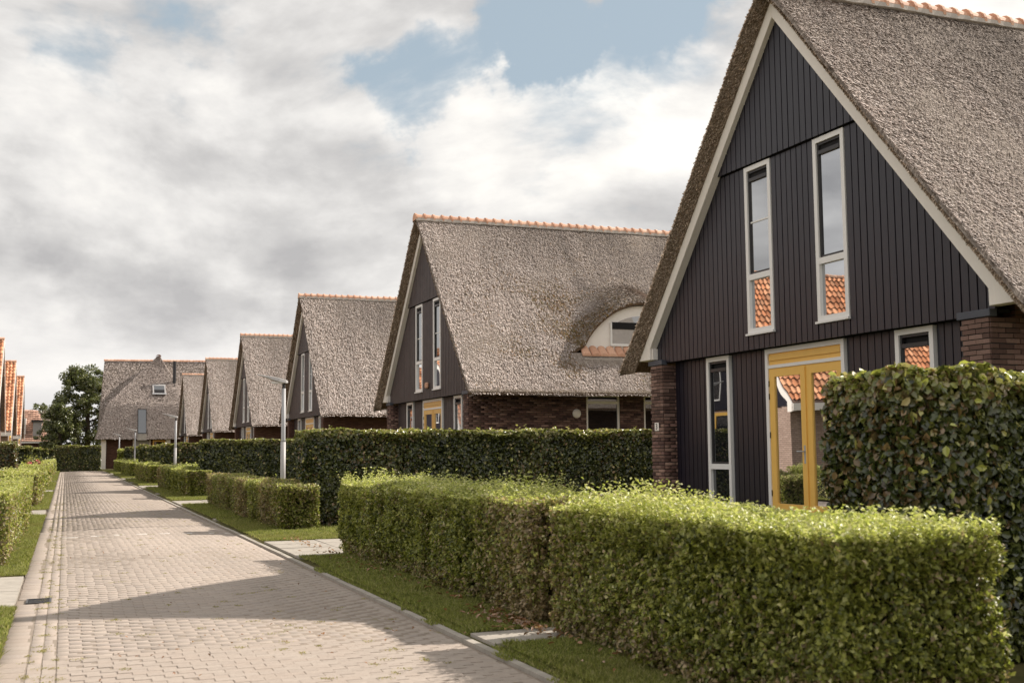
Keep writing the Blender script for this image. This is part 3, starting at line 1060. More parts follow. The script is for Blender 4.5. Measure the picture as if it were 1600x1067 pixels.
def copy_tree(o, parent=None):
    c = o.copy()
    COL.objects.link(c)
    c.parent = parent
    for ch in list(o.children):
        copy_tree(ch, c)
    return c


lamp0 = make_lamp()
LAMPS = ((4.72, 27.0, 'nearest and tallest street lamp, behind the brown low hedge'), (4.70, 55.0, 'second street lamp along the kerb, before the end house roof'),
         (4.68, 87.5, 'third street lamp along the kerb, small in front of the end house'), (4.55, 110.5, 'farthest and smallest street lamp, beside the white corner post'))
for i, (x, y, lb) in enumerate(LAMPS):
    o = lamp0 if i == 0 else copy_tree(lamp0)
    o.location = (x, y, ZG)
    o['label'] = lb


# ---------------------------------------------------------------- thatched houses on the right
XF = 10.13
VX, BX = -.35, -.14
UF = 3.9
ZR, SL = 8.2, 1.14
EYE = 5.40


def z_out(x, u, eye=False, front=False):
    """top surface of the thatch: numpy x, u(|u|)"""
    z = ZR - SL * u
    z = z - .10 * np.exp(-(u / .32) ** 2)          # rounded ridge under the tiles
    z = z - .06 * np.sin(np.clip(u / 5.03, 0, 1) * math.pi)
    if eye and not front:
        dx = np.abs(x - EYE)
        arch = np.where(dx < 1.85, 1.22 * np.cos(np.clip(dx / 1.85, 0, 1) * math.pi / 2) ** .7, -1.1 * (dx - 1.85))
        ze = 4.01 + arch + .42 * (UF - u)
        k = .5
        h = np.clip(.5 + .5 * (ze - z) / k, 0, 1)
        zz = z * (1 - h) + ze * h + k * h * (1 - h)
        z = np.where(u < UF + 1e-6, zz, z)
    return z


def thatch_side(sgn, x1, res, eye, seed):
    """outer skin of one slope as grids (list of V, F)"""
    r = np.random.RandomState(seed)
    out = []
    spans = [(0, 5.03)] if not eye else [(0, UF), (UF, 5.03)]
    for si, (a, b) in enumerate(spans):
        nu = max(3, int((b - a) * 1.5 / res))
        nxn = max(3, int((x1 - VX) / res))
        U, X = np.meshgrid(np.linspace(a, b, nu + 1), np.linspace(VX, x1, nxn + 1), indexing='ij')
        Z = z_out(X, U, eye, front=(si == 1))
        P = np.stack([X, sgn * U, Z], -1).reshape(-1, 3)
        off = sines(P, seed, 1.6) * .018 + sines(P, seed + 1, 5.) * .008
        # soften the verge edge
        vd = np.clip(1 - (P[:, 0] - VX) / .16, 0, 1)
        P[:, 2] += off - vd ** 2 * .07
        ed = np.clip(1 - (5.03 - np.abs(P[:, 1])) / .12, 0, 1)
        P[:, 2] -= ed ** 2 * .03
        idx = np.arange((nu + 1) * (nxn + 1)).reshape(nu + 1, nxn + 1)
        F = np.stack([idx[:-1, :-1], idx[:-1, 1:], idx[1:, 1:], idx[1:, :-1]], -1).reshape(-1, 4)
        if sgn < 0:
            F = F[:, ::-1]
        F = F[:, ::-1]
        out.append((P, F))
    return out


def reeds(root, sgn, xa, xb, dens, size, eye, seed, moss=0., umax=5.03, name='reeds'):
    r = np.random.RandomState(seed)
    area = (xb - xa) * umax * 1.52
    n = int(area * dens)
    x = xa + r.rand(n) * (xb - xa)
    u = r.rand(n) * umax
    z = z_out(x, u, eye)
    if eye:
        inface = (u > UF) & (u < UF + .32) & (np.abs(x - EYE) < 2.3)
        x, u, z = x[~inface], u[~inface], z[~inface]
        n = len(x)
    e = .02
    zu = (z_out(x, np.minimum(u + e, umax + e), eye) - z_out(x, u - e, eye)) / (2 * e)
    if eye:
        zu = np.where(np.abs(u - UF) < .03, -SL, zu)
    zx = (z_out(x + e, u, eye) - z_out(x - e, u, eye)) / (2 * e)
    Nv = nrm(np.stack([-zx, -sgn * zu, np.ones(n)], 1))
    D = nrm(np.stack([zx * 0, sgn * np.ones(n), zu], 1))
    D = D + r.normal(size=(n, 3)) * .13
    D = nrm(D - Nv * np.sum(D * Nv, 1, keepdims=True))
    S = np.cross(Nv, D)
    P = np.stack([x, sgn * u, z], 1)
    P[:, 2] += sines(P, seed - 100 if False else 900, 1.6) * 0
    L = size * 1.25 * (.6 + .8 * r.rand(n))[:, None]
    W = size * .19 * (.6 + .8 * r.rand(n))[:, None]
    lift = size * (.10 + .32 * r.rand(n))[:, None]
    a = P - D * L * .5 - Nv * .01
    b1 = P + D * L * .5 + S * W * .5 + Nv * lift
    b2 = P + D * L * .5 - S * W * .5 + Nv * lift
    c1 = P - D * L * .2 + S * W * .5 + Nv * lift * .4
    V = np.stack([a, b2, b1], 1).reshape(-1, 3)
    F = np.arange(3 * n).reshape(-1, 3)
    c = pal_pick([(.56, .475, .425), (.49, .41, .365), (.63, .545, .495), (.36, .29, .255), (.68, .60, .55)], n, r, .5)
    patch = sines(P, seed + 4, .8)
    streak = sines(P * np.array([1, .12, .12]), seed + 44, 9.) * .09 + sines(P * np.array([1, .2, .2]), seed + 45, 3.) * .08
    c = c * (1.12 + .12 * patch + streak - .26 * np.clip((x - 1.0) / 4.5, 0, 1))[:, None]  # sunlit gable end painted into the reed colour, darker further back
    top = np.clip(1 - u / 2.4, 0, 1) * .34 * np.clip(.4 + x / 3, .4, 1)  # shade of the upper slope painted in, deepest at the ridge
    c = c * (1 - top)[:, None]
    if moss:
        mz = np.exp(-((x - 3.2) / 2.0) ** 2 - ((u - 3.5) / 1.3) ** 2)
        mk = (r.rand(n) < moss * mz * np.clip(.5 + sines(P, seed + 6, 3.) * 1.3, 0, 1))
        c[mk] = pal_pick([(.20, .12, .035), (.26, .14, .05), (.15, .12, .04)], int(mk.sum()), r)
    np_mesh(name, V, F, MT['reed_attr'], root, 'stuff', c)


def verge_reeds(root, sgn, dens, seed):
    """cut reed ends on the gable edge"""
    r = np.random.RandomState(seed)
    n = int(7.6 * dens)
    u = r.rand(n) * 5.0
    k = r.rand(n)
    zt = np.maximum(z_out(np.full(n, VX), u) - .07, 2.47)
    zb = np.minimum(np.maximum(7.89 - SL * u, 2.45), zt)
    z = zt * (1 - k) + zb * k
    P = np.stack([VX - .008 + (BX - VX) * k, sgn * u, z], 1)
    D = nrm(np.stack([np.full(n, -.35), sgn * np.full(n, .66), np.full(n, -.75)], 1) + r.normal(size=(n, 3)) * .22)
    Nv = np.array([[-1., 0, 0]]) + r.normal(size=(n, 3)) * .2
    Nv = nrm(Nv - D * np.sum(Nv * D, 1, keepdims=True))
    S = np.cross(Nv, D)
    L = (.05 + .06 * r.rand(n))[:, None]
    W = (.007 + .010 * r.rand(n))[:, None]
    V = np.stack([P - D * L * .5 + Nv * -.01, P + D * L * .5 + S * W, P + D * L * .5 - S * W], 1).reshape(-1, 3)
    c = pal_pick([(.46, .35, .265), (.58, .46, .36), (.34, .25, .18), (.20, .15, .10), (.66, .54, .43)], n, r)
    np_mesh('verge_reeds', V, np.arange(3 * n).reshape(-1, 3), MT['reed_attr'], root, 'stuff', c)


def eave_fringe(root, sgn, x0, x1, dens, seed):
    r = np.random.RandomState(seed)
    n = int((x1 - x0) * dens)
    x = x0 + r.rand(n) * (x1 - x0)
    P = np.stack([x, sgn * (5.02 - .05 * r.rand(n)), 2.50 + .03 * r.rand(n) + r.rand(n) * .04], 1)
    D = nrm(np.stack([r.normal(size=n) * .15, sgn * np.full(n, .6), np.full(n, -.75)], 1) + r.normal(size=(n, 3)) * .1)
    S = np.tile(np.array([[1., 0, 0]]), (n, 1))
    L = (.05 + .05 * r.rand(n))[:, None]
    V = np.stack([P - D * L, P + D * L * .6 + S * .008, P + D * L * .6 - S * .008], 1).reshape(-1, 3)
    c = pal_pick([(.36, .30, .25), (.28, .23, .18), (.20, .16, .12)], n, r)
    np_mesh('eave_reeds', V, np.arange(3 * n).reshape(-1, 3), MT['reed_attr'], root, 'stuff', c)


def roof(root, x1, lod, eye, matname, seed):
    res = (.16, .16, .45)[lod]
    Vs, Fs, k = [], [], 0
    for sgn in (-1, 1):
        for P, F in thatch_side(sgn, x1, res if sgn < 0 else .4, eye and sgn < 0, seed):
            Vs.append(P); Fs.append(F + k); k += len(P)
    th = np_mesh('thatch', np.concatenate(Vs), np.concatenate(Fs), MT[matname], root, None, None, True)
    # underside, cut verge and eaves
    nseg = 26
    us = np.linspace(0, 5.03, nseg + 1)
    V, F = [], []
    for sgn in (-1, 1):
        base = len(V)
        for i, u in enumerate(us):
            zo = float(z_out(np.array([VX]), np.array([u]))[0]) - .07
            zo = max(zo, 2.47)
            zi = min(max(7.89 - SL * u, 2.45), zo)
            V += [(VX, sgn * u, zo), (BX - .006, sgn * u, zi), (BX + .05, sgn * u, zi), (x1, sgn * u, max(zi - .3, 2.45))]
        for i in range(nseg):
            a = base + 4 * i
            for q in range(3):
                f1 = (a + q, a + 4 + q, a + 5 + q, a + 1 + q)
                F.append(f1 if sgn > 0 else f1[::-1])
        e = len(V)
        V += [(VX, sgn * 5.03, 2.45), (x1, sgn * 5.03, 2.45), (x1, sgn * 5.03, 2.53), (VX, sgn * 5.03, 2.53)]
        F.append((e, e + 1, e + 2, e + 3))
    # back end closed
    e = len(V)
    V += [(x1, -5.03, 2.45), (x1, 5.03, 2.45), (x1, 0, 8.1)]
    F.append((e, e + 1, e + 2))
    MB().add(V, F).build('thatch_edge', MT['thatch_verge'], root)
    return th


def ridge_tiles(root, x0, x1, lod, pitch=.285):
    n = int((x1 - x0) / pitch)
    def tile_mb(L):
        V, F = [], []
        m_ = 9 if lod < 2 else 7
        for (x, ra) in ((0, .185), (.05, .185), (.055, .160), (L, .145)):
            for j in range(m_):
                t = math.pi * (-.06 + 1.12 * j / (m_ - 1))
                V.append((x, math.cos(t) * ra, math.sin(t) * ra * 1.02))
        for i in range(3):
            for j in range(m_ - 1):
                F.append((i * m_ + j, i * m_ + j + 1, (i + 1) * m_ + j + 1, (i + 1) * m_ + j))
        F.append(tuple(range(m_)))
        return V, F
    V, F = tile_mb(pitch + .02)
    me = MB().add(V, F).mesh('ridge_tile', MT['tile'])
    if lod < 2:
        for i in range(n):
            o = bpy.data.objects.new('ridge_tile', me)
            o.location = (x0 + i * pitch, random.uniform(-.006, .006), 8.03 + random.uniform(-.006, .006))
            o.rotation_euler = (random.uniform(-.02, .02), random.uniform(-.008, .008), random.uniform(-.01, .01))
            put(o, root)
    elif lod == 2:
        for i in range(n):
            o = bpy.data.objects.new('ridge_tile', me)
            o.location = (x0 + i * pitch, 0, 8.03 + random.uniform(-.008, .008))
            put(o, root)
    # mortar bed
    mb = MB()
    for s in (-1, 1):
        N_ = int((x1 - x0) / .2)
        V, F = [], []
        for i in range(N_ + 1):
            x = x0 + (x1 - x0) * i / N_
            d = random.uniform(-.012, .012)
            V += [(x, s * .165, 8.05), (x, s * .195, 7.965 + d), (x, s * .12, 7.93 + d)]
        for i in range(N_):
            for j in range(2):
                f = (3 * i + j, 3 * i + 3 + j, 3 * i + 4 + j, 3 * i + 1 + j)
                F.append(f if s > 0 else f[::-1])
        mb.add(V, F)
    mb.build('ridge_mortar', MT['mortar_light'], root)


def roof_in(u):
    """inner line of the barge boards"""
    return 7.60 - SL * abs(u)


def brick_skin(root, segs, singles=0, name='brickwork', order=None, seed=0, cols=None):
    """segs: (axis, fixed, a0, a1, z0, z1, outward) running bond, proud bricks over a mortar core"""
    r = np.random.RandomState(seed)
    C, H = [], []
    bl, bh, jt = .21, .05, .0105
    for (ax, fx, a0, a1, z0, z1, outw) in segs:
        z = z1 - bh
        row = 0
        while z > z0 - .03:
            a = a0 - (bl / 2 if row % 2 else 0)
            while a < a1 - .02:
                p, q = max(a, a0), min(a + bl, a1)
                if q - p > .03:
                    if ax == 'y':
                        C.append((fx + outw * .004, (p + q) / 2, z + bh / 2)); H.append((.012, (q - p) / 2, bh / 2))
                    else:
                        C.append(((p + q) / 2, fx + outw * .004, z + bh / 2)); H.append(((q - p) / 2, .012, bh / 2))
                a += bl + jt
            z -= bh + .0125
            row += 1
    C, H = np.array(C), np.array(H)
    C = C + r.normal(size=C.shape) * .0012
    if singles:
        key = order(C)
        ids = np.argsort(key)[:singles]
        msk = np.zeros(len(C), bool); msk[ids] = True
        cache = {}
        for i in ids:
            k = tuple(np.round(H[i], 3))
            if k not in cache:
                v_, f_, _ = boxes_np(np.zeros((1, 3)), H[i:i + 1])
                v_ = [tuple(a) for a in v_]
                cache[k] = MB().add(v_, [tuple(a) for a in f_] + [(0, 3, 2, 1)]).mesh('brick', MT['brick'])
            o = bpy.data.objects.new('brick', cache[k])
            o.location = tuple(C[i])
            put(o, root)
        C, H = C[~msk], H[~msk]
    if len(C):
        V, F, k = boxes_np(C, H)
        c = pal_pick(cols or [(.13, .072, .056), (.18, .105, .08), (.095, .052, .042), (.24, .15, .115), (.15, .085, .07)], len(C), r)
        np_mesh(name, V, F, MT['brick_attr'], root, 'stuff', np.repeat(c, k, 0))


def boards(root, spans, x, th, z0f, z1f, pitch, m, single, name='board'):
    gap = .010 if single else .015
    """vertical boards across u spans, cut to z1f(u) at the top"""
    mb = MB()
    for (a, b) in spans:
        n = max(1, round((b - a) / pitch))
        p = (b - a) / n
        for i in range(n):
            u0, u1 = a + i * p + gap, a + (i + 1) * p - gap
            zz0 = z0f
            t0, t1 = z1f(u0), z1f(u1)
            if max(t0, t1) <= zz0 + .02:
                continue
            poly = [(u0, zz0), (u1, zz0)]
            tl_ = []
            if u0 < 0 < u1:
                poly += [(u1, max(t1, zz0)), (0, z1f(0)), (u0, max(t0, zz0))]
            else:
                poly += [(u1, max(t1, zz0 + .001)), (u0, max(t0, zz0 + .001))]
            xx = x + random.uniform(-.0015, .0015)
            if single:
                MB().prism_x(poly, xx, xx + th).build(name, m, root)
            else:
                mb.prism_x(poly, xx, xx + th)
    if not single:
        mb.build('cladding_boards', m, root, 'stuff')


def window(root, x, u0, u1, z0, z1, bars=(), thin=(), grille=False, gl='glass', sill=True, name='window', t=.075, fm='frame_white', panes=None, gl2=None):
    """window in the gable plane; bars = mullion heights (thick), thin = thin dividers"""
    fr = MB().ring(u0, u1, z0, z1, t, x, x + .09)
    f = fr.build(name, MT[fm], root)
    zs = [z0 + t] + [b for b in sorted(bars)] + [z1 - t]
    for b in bars:
        MB().box(x + .004, x + .085, u0 + t, u1 - t, b - .045, b + .045).build('mullion', MT[fm], f)
    cuts = [z0 + t]
    for b in sorted(bars):
        cuts += [b - .045, b + .045]
    cuts.append(z1 - t)
    for i in range(0, len(cuts), 2):
        a, b = cuts[i], cuts[i + 1]
        top = (i == len(cuts) - 2)
        if top and grille:
            MB().ring(u0 + t, u1 - t, a, b, .035, x + .028, x + .07).build('sash', MT['grille'], f)
            gz = b - .12
            MB().box(x + .012, x + .06, u0 + t + .04, u1 - t - .04, gz - .055, gz).build('grille', MT['grille'], f)
            MB().box(x + .05, x + .055, u0 + t + .035, u1 - t - .035, a + .035, gz - .06).build('pane', MT[gl], f)
        else:
            g_ = gl2 or gl
            MB().box(x + .05, x + .055, u0 + t, u1 - t, a, b).build('pane', MT[g_ if not top else gl], f)
    for z in thin:
        MB().box(x + .035, x + .049, u0 + t, u1 - t, z - .012, z + .012).build('glazing_bar', MT['frame_white'], f)
    if sill:
        MB().box(x - .035, x + .02, u0 - .02, u1 + .02, z0 - .035, z0 - .003).build('sill', MT[fm], f)
    return f


def side_window(root, y, x0, x1, z0, z1, transom=None, gl='glass_dark', outw=-1, name='window'):
    t = .06
    y1 = y - outw * .06
    mb = MB()
    mb.box(x0, x1, y, y1, z1 - t, z1).box(x0, x0 + t, y, y1, z0, z1 - t).box(x1 - t, x1, y, y1, z0, z1 - t).box(x0 + t, x1 - t, y, y1, z0, z0 + t)
    f = mb.build(name, MT['white'], root)
    if transom:
        MB().box(x0 + t, x1 - t, y, y1, transom - .04, transom + .04).build('transom', MT['white'], f)
        MB().box(x0 + t, x1 - t, y - outw * .035, y - outw * .04, transom + .04, z1 - t).build('pane', MT[gl], f)
        MB().box(x0 + t, x1 - t, y - outw * .035, y - outw * .04, z0 + t, transom - .04).build('pane', MT[gl], f)
    else:
        MB().box(x0 + t, x1 - t, y - outw * .035, y - outw * .04, z0 + t, z1 - t).build('pane', MT[gl], f)
    return f


def house(Yc, lod, label, DX=12.0, seed=100):
    root = thing('thatched_house', (XF, Yc, 0), label, 'house', 'thatched houses in a row on the right side')
    eye = lod == 1
    bm_ = MT['board'] if lod == 0 else MT['board_old']
    roof(root, DX, lod, eye, {0: 'thatch', 1: 'thatch_moss', 2: 'thatch_grey'}[lod], seed)
    ridge_tiles(root, VX - .02, DX, lod)
    if lod == 0:
        reeds(root, -1, VX + .02, 5.6, 1500, .075, False, seed)
        verge_reeds(root, 1, 4200, seed + 1); verge_reeds(root, -1, 3600, seed + 2)
        eave_fringe(root, -1, VX, 3, 260, seed + 3); eave_fringe(root, 1, VX, 3, 200, seed + 4)
    elif lod == 1:
        reeds(root, -1, VX + .02, 8.7, 1000, .09, True, seed, .85)
        verge_reeds(root, 1, 1500, seed + 1); verge_reeds(root, -1, 1500, seed + 2)
        eave_fringe(root, -1, VX, 6, 260, seed + 3)
    else:
        reeds(root, -1, VX, 7.0, 420, .13, False, seed)
        verge_reeds(root, 1, 500, seed + 1)
    # barge boards
    for s in (-1, 1):
        poly = [(0, 7.90), (s * 4.65, 2.62), (s * 4.19, 2.62), (s * 4.19, roof_in(4.19)), (0, 7.60)]
        b = MB().prism_x(poly, BX, BX + .045).build('barge_board', MT['white'], root, None, False, .006 if lod == 0 else 0)
        # soffit return behind the board
        poly = [(0, 7.66), (s * 4.19, roof_in(4.19) + .06), (s * 4.19, roof_in(4.19)), (0, 7.60)]
        MB().prism_x(poly, BX + .045, .0).build('soffit', MT['white'], b)
        MB().box(BX + .045, .03, s * 4.19, s * 4.62, 2.62, 2.66).build('soffit', MT['white'], b)
        MB().box(BX + .045, .03, s * 4.15, s * 4.19, 2.625, roof_in(4.19)).build('barge_foot', MT['white'], b)
    # dark backing behind the cladding
    MB().prism_x([(-4.1, 2.56), (4.1, 2.56), (4.1, 3.2), (0, 7.9), (-4.1, 3.2)], .047, .08).build('backing', MT['black'], root)
    MB().box(.235, .26, -3.6, 3.86, -.05, 2.56).build('backing', MT['black'], root)
    MB().box(.03, .26, -4.1, 4.1, 2.56, 2.60).build('soffit', MT['black'], root)
    single = lod == 0
    p = .145
    zt = lambda u: roof_in(u) + .03
    boards(root, [(-1.98, 1.98)], -.055, .02, 5.51, zt, p, bm_, single)
    MB().box(-.034, .027, -1.93, 1.93, 5.52, 5.545).build('drip_board', MT['black'], root)
    hi = lambda u: min(zt(u), 5.49)
    WL, WR = (.37, 1.10), (-1.46, -.74)
    cut = lambda a, b: (a, b)
    cap1 = (-4.16, -3.60)
    boards(root, [(WL[1] + .01, 4.15), (WR[1] + .01, WL[0] - .01), (-4.15, WR[0] - .01)], .0, .022, 2.79, hi, p, bm_, False) if False else None
    # middle band: full length boards left and right, short ones under and between the windows
    boards(root, [(WL[1] + .008, 4.148)], .0, .022, 2.55, hi, p, bm_, single)
    boards(root, [(WR[1] + .008, WL[0] - .008)], .0, .022, 2.55, hi, p, bm_, single)
    boards(root, [(-3.60, WR[0] - .008)], .0, .022, 2.55, hi, p, bm_, single)
    boards(root, [(-4.148, -3.605)], .0, .022, 2.60, hi, p, bm_, single)
    boards(root, [WL, WR], .0, .022, 2.55, lambda u: 2.80, p, bm_, single)
    if lod == 0:
        window(root, -.012, WL[0], WL[1], 2.805, 5.49, (3.70,), (4.58,), True, 'glass_screen', gl2='glass')
        window(root, -.012, WR[0], WR[1], 2.805, 5.49, (3.68,), (), True, 'glass')
    else:
        window(root, -.012, WL[0], WL[1], 2.805, 5.49, (3.70,), (4.45,), lod == 1, 'glass_dark', gl2='glass')
        window(root, -.012, WR[0], WR[1], 2.805, 5.49, (3.68,), (4.45,), lod == 1, 'glass_dark', gl2='glass')
    # lower floor
    X2 = .20
    boards(root, [(2.70, 3.86), (.91, 1.95), (-2.17, -1.10), (-3.63, -2.92)], X2, .022, -.02, lambda u: 2.55, p, bm_, single)
    window(root, X2 - .05, 1.96, 2.69, .02, 2.54, (.69,), (), lod < 2, 'glass_dark')
    window(root, X2 - .05, -2.91, -2.18, .02, 2.54, (.69,), (), lod < 2, 'glass_curtain' if lod else 'glass')
    # double doors
    ym = MT['yellow'] if lod == 0 else MT['yellow_pale']
    fx = X2 - .045
    f = MB().ring(-1.09, .90, .0, 2.54, .075, fx, fx + .10, .03).build('door_frame', MT['frame_white'], root)
    MB().box(fx + .004, fx + .09, -1.015, .825, 2.235, 2.285).build('transom_rail', MT['frame_white'], f)
    MB().box(fx + .03, fx + .07, -1.015, .825, 2.285, 2.465).build('transom_panel', ym, f)
    MB().box(fx + .008, fx + .045, -.99, .80, 2.355, 2.43).build('transom_slat', ym, f)
    for (a, b, nm) in ((-.13, .825, 1), (-1.015, -.135, 0)):
        d = MB().ring(a, b, .03, 2.232, .135, fx + .02, fx + .07, .11).build('door', ym, root)
        MB().box(fx + .045, fx + .05, a + .135, b - .135, .14, 2.097).build('pane', MT['glass'], d)
        if nm and lod < 2:
            MB().box(fx + .008, fx + .02, a + .035, a + .075, .76, 1.03).build('handle_plate', MT['steel'], d)
            MB().tube([(fx + .01, a + .055, .94), (fx - .04, a + .055, .94), (fx - .045, a + .09, .94), (fx - .045, a + .18, .94)], .010, 8).build('handle', MT['steel'], d)
            MB().box(fx - .0, fx + .02, a - .01, a + .022, .06, 2.2).build('cover_strip', ym, d)
            for z in (.25, 1.15, 1.75, 1.95):
                MB().tube([(fx + .012, b - .004, z), (fx + .012, b - .004, z + .09)], .008, 6).build('hinge', MT['grille'], d)
    # brick pillars, side walls
    MB().box(-.05, .35, 3.87, 4.32, -.6, 2.50).build('pillar_core', MT['mortar' if lod < 2 else 'brick_far'], root)
    MB().box(-.05, .35, -4.09, -3.64, -.6, 2.50).build('pillar_core', MT['mortar' if lod < 2 else 'brick_far'], root)
    for (a, b) in ((3.84, 4.36), (-4.14, -3.60)):
        MB().box(-.09, .03, a, b, 2.51, 2.60).build('pillar_cap', MT['cap'], root, None, False, .006)
    if lod < 2:
        segs = [('y', -.05, 3.865, 4.325, -.6, 2.50, -1), ('x', 3.865, -.045, .33, -.6, 2.50, -1), ('y', -.05, -4.095, -3.635, -.6, 2.50, -1)]
        if lod == 0:
            brick_skin(root, segs + [('x', -4.095, -.045, 2.6, 1.3, 2.50, -1)], 300, 'pillar_bricks',
                       lambda C: np.where(C[:, 1] > 0, -C[:, 2] * .2 + 0, np.where(C[:, 2] > 1.45, -3 + C[:, 0] * 1.2, 5)), seed=seed)
            MB().box(.35, DX - .3, -4.09, -3.9, -.6, 2.75).build('side_wall', MT['brick_far'], root)
        else:
            brick_skin(root, segs, 0, 'pillar_bricks', seed=seed)
            wins = [(3.42, 4.46, .7), (5.22, 6.26, .7)]
            mb = MB()
            prev = .35
            for a, b, z0 in wins:
                mb.box(prev, a, -4.085, -3.9, -.6, 2.75)
                mb.box(a, b, -4.085, -3.9, -.6, z0)
                mb.box(a, b, -4.085, -3.9, 2.53, 2.75)
                prev = b
            mb.box(prev, DX - .3, -4.085, -3.9, -.6, 2.75)
            mb.build('side_wall', MT['mortar'], root)
            segs = []
            prev = -.045
            for a, b, z0 in wins:
                segs.append(('x', -4.085, prev, a, .5, 2.74, -1))
                prev = b
            segs.append(('x', -4.085, prev, 8.5, .5, 2.74, -1))
            brick_skin(root, segs, 0, 'wall_bricks', seed=seed + 1)
            for a, b, z0 in wins:
                side_window(root, -4.07, a, b, z0, 2.52, 2.30)
            lp = MB()
            V, F = [], []
            for i in range(7):
                for j in range(14):
                    th = math.pi / 2 * i / 6
                    ph = 2 * math.pi * j / 14
                    V.append((3.12 + .13 * math.cos(ph) * math.cos(th), -4.10 - .075 * math.sin(th), 1.99 + .13 * math.sin(ph) * math.cos(th)))
            for i in range(6):
                for j in range(14):
                    F.append((i * 14 + j, i * 14 + (j + 1) % 14, (i + 1) * 14 + (j + 1) % 14, (i + 1) * 14 + j))
            lp.add(V, F).build('wall_lamp', MT['white'], root, None, True)
            # orange alarm light between the upper windows
            MB().box(-.075, -.001, -.30, -.06, 2.86, 3.04).build('wall_light', MT['tile'], root, None, False, .03)
            # eyebrow dormer
            V, F = [], []
            n = 28
            for i in range(n + 1):
                dx = -1.85 + 3.7 * i / n
                zt_ = 3.86 + 1.2 * math.cos(max(-1, min(1, dx / 1.85)) * math.pi / 2) ** .7 if abs(dx) < 1.849 else 3.86
                V += [(EYE + dx, -UF + .14, 3.50), (EYE + dx, -UF + .14, zt_ + .06)]
            for i in range(n):
                F.append((2 * i, 2 * i + 2, 2 * i + 3, 2 * i + 1))
            fc = MB().add(V, F).build('dormer_front', MT['white'], root)
            # window in it, arched top
            V, F = [], []
            for i in range(13):
                dx = -1.0 + 2.0 * i / 12
                zt_ = 3.86 + 1.2 * math.cos(dx / 1.85 * math.pi / 2) ** .7 - .24
                V += [(EYE + dx, -UF + .125, 4.0), (EYE + dx, -UF + .125, zt_)]
            for i in range(12):
                F.append((2 * i, 2 * i + 2, 2 * i + 3, 2 * i + 1))
            MB().add(V, F).build('dormer_window', MT['glass_curtain'], fc)
            MB().box(EYE - 1.05, EYE + 1.05, -UF + .09, -UF + .13, 3.93, 4.0).box(EYE - 1.05, EYE - 1.0, -UF + .09, -UF + .13, 4.0, 4.6).build('window_frame', MT['frame_white'], fc)
            MB().box(EYE - 1.0, EYE + 1.0, -UF + .10, -UF + .122, 4.42, 4.62).build('blind', MT['black'], fc)
            # brown lip of the thatch over the dormer
            V, F = [], []
            for i in range(41):
                x = EYE - 2.5 + 5.0 * i / 40
                zo = float(z_out(np.array([x]), np.array([UF - .001]), True)[0])
                zb = ZR - SL * UF - .06
                lo = max(zo - .09, zb - .1)
                V += [(x, -UF, zo), (x, -UF + .01, lo), (x, -UF + .30, lo + .02)]
            for i in range(40):
                a = 3 * i
                F += [(a, a + 1, a + 4, a + 3), (a + 1, a + 2, a + 5, a + 4)]
            MB().add(V, F).build('dormer_thatch_edge', MT['thatch_verge'], root)
            # tile apron under the dormer
            for i in range(15):
                V, F = [], []
                for (q, ra) in ((0, .09), (.36, .105)):
                    for j in range(6):
                        t = math.pi * j / 5
                        V.append((math.cos(t) * ra * 1.35, -q * .72, math.sin(t) * ra * .8 - q * .70))
                for j in range(5):
                    F.append((j, j + 1, j + 7, j + 6))
                F.append((6, 7, 8, 9, 10, 11))
                if i == 0:
                    tme = MB().add(V, F).mesh('apron_tile', MT['tile'])
                o = bpy.data.objects.new('apron_tile', tme)
                o.location = (EYE - 1.88 + i * .27, -UF + .13, 3.86)
                o.rotation_euler = (0, random.uniform(-.03, .03), random.uniform(-.04, .04))
                put(o, root)
            MB().prism_x([(-UF - .02, 3.50), (-UF - .19, 3.50), (-UF - .19, 3.54), (-UF - .02, 3.56)], EYE - 2.0, EYE + 2.0).build('apron_mortar', MT['mortar_light'], root)
    else:
        MB().box(.35, DX - .3, -4.09, -3.9, -.6, 2.75).build('side_wall', MT['brick_far'], root)
        
    MB().box(.35, DX - .3, 3.9, 4.09, -.6, 2.75).box(DX - .5, DX - .3, -3.9, 3.9, -.6, 2.75).build('wall', MT['brick_far'], root)
    if lod == 0:
        pl = MB().box(-.075, -.063, 4.03, 4.18, 1.32, 1.47).build('number_plate', MT['white'], root, None, False, .004)
        td = bpy.data.curves.new('house_number', 'FONT')
        td.body = '3'
        td.size = .15
        td.extrude = .002
        td.align_x = 'CENTER'
        td.align_y = 'CENTER'
        to = bpy.data.objects.new('house_number', td)
        to.location = (-.079, 4.105, 1.395)
        to.rotation_euler = (math.radians(90), 0, math.radians(-90))
        td.materials.append(MT['grille'])
        put(to, pl)
        dg = bpy.context.evaluated_depsgraph_get()
        nm_ = bpy.data.meshes.new_from_object(to.evaluated_get(dg))
        mo = bpy.data.objects.new('house_number', nm_)
        mo.location = to.location
        mo.rotation_euler = to.rotation_euler
        bpy.data.objects.remove(to)
        put(mo, pl)
    return root


HY = [14.62 + 18.8 * i for i in range(6)]
house(HY[0], 0, 'nearest and largest thatched house, dark boards and yellow glazed doors at the right edge', 12, 100)
house(HY[1], 1, 'second thatched house with mossy roof and white eyebrow dormer', 12, 200)
h3 = house(HY[2], 2, 'third thatched house from the right, seen over the tall hedge behind the nearest lamp', 12, 300)
for i, lb in ((3, 'fourth thatched house from the right, left of the nearest lamp head'), (4, 'fifth thatched house from the right, narrow between its neighbours'),
              (5, 'smallest and farthest thatched house of the row, in front of the end house')):
    o = copy_tree(h3)
    o.location = (XF, HY[i], 0)
    o['label'] = lb


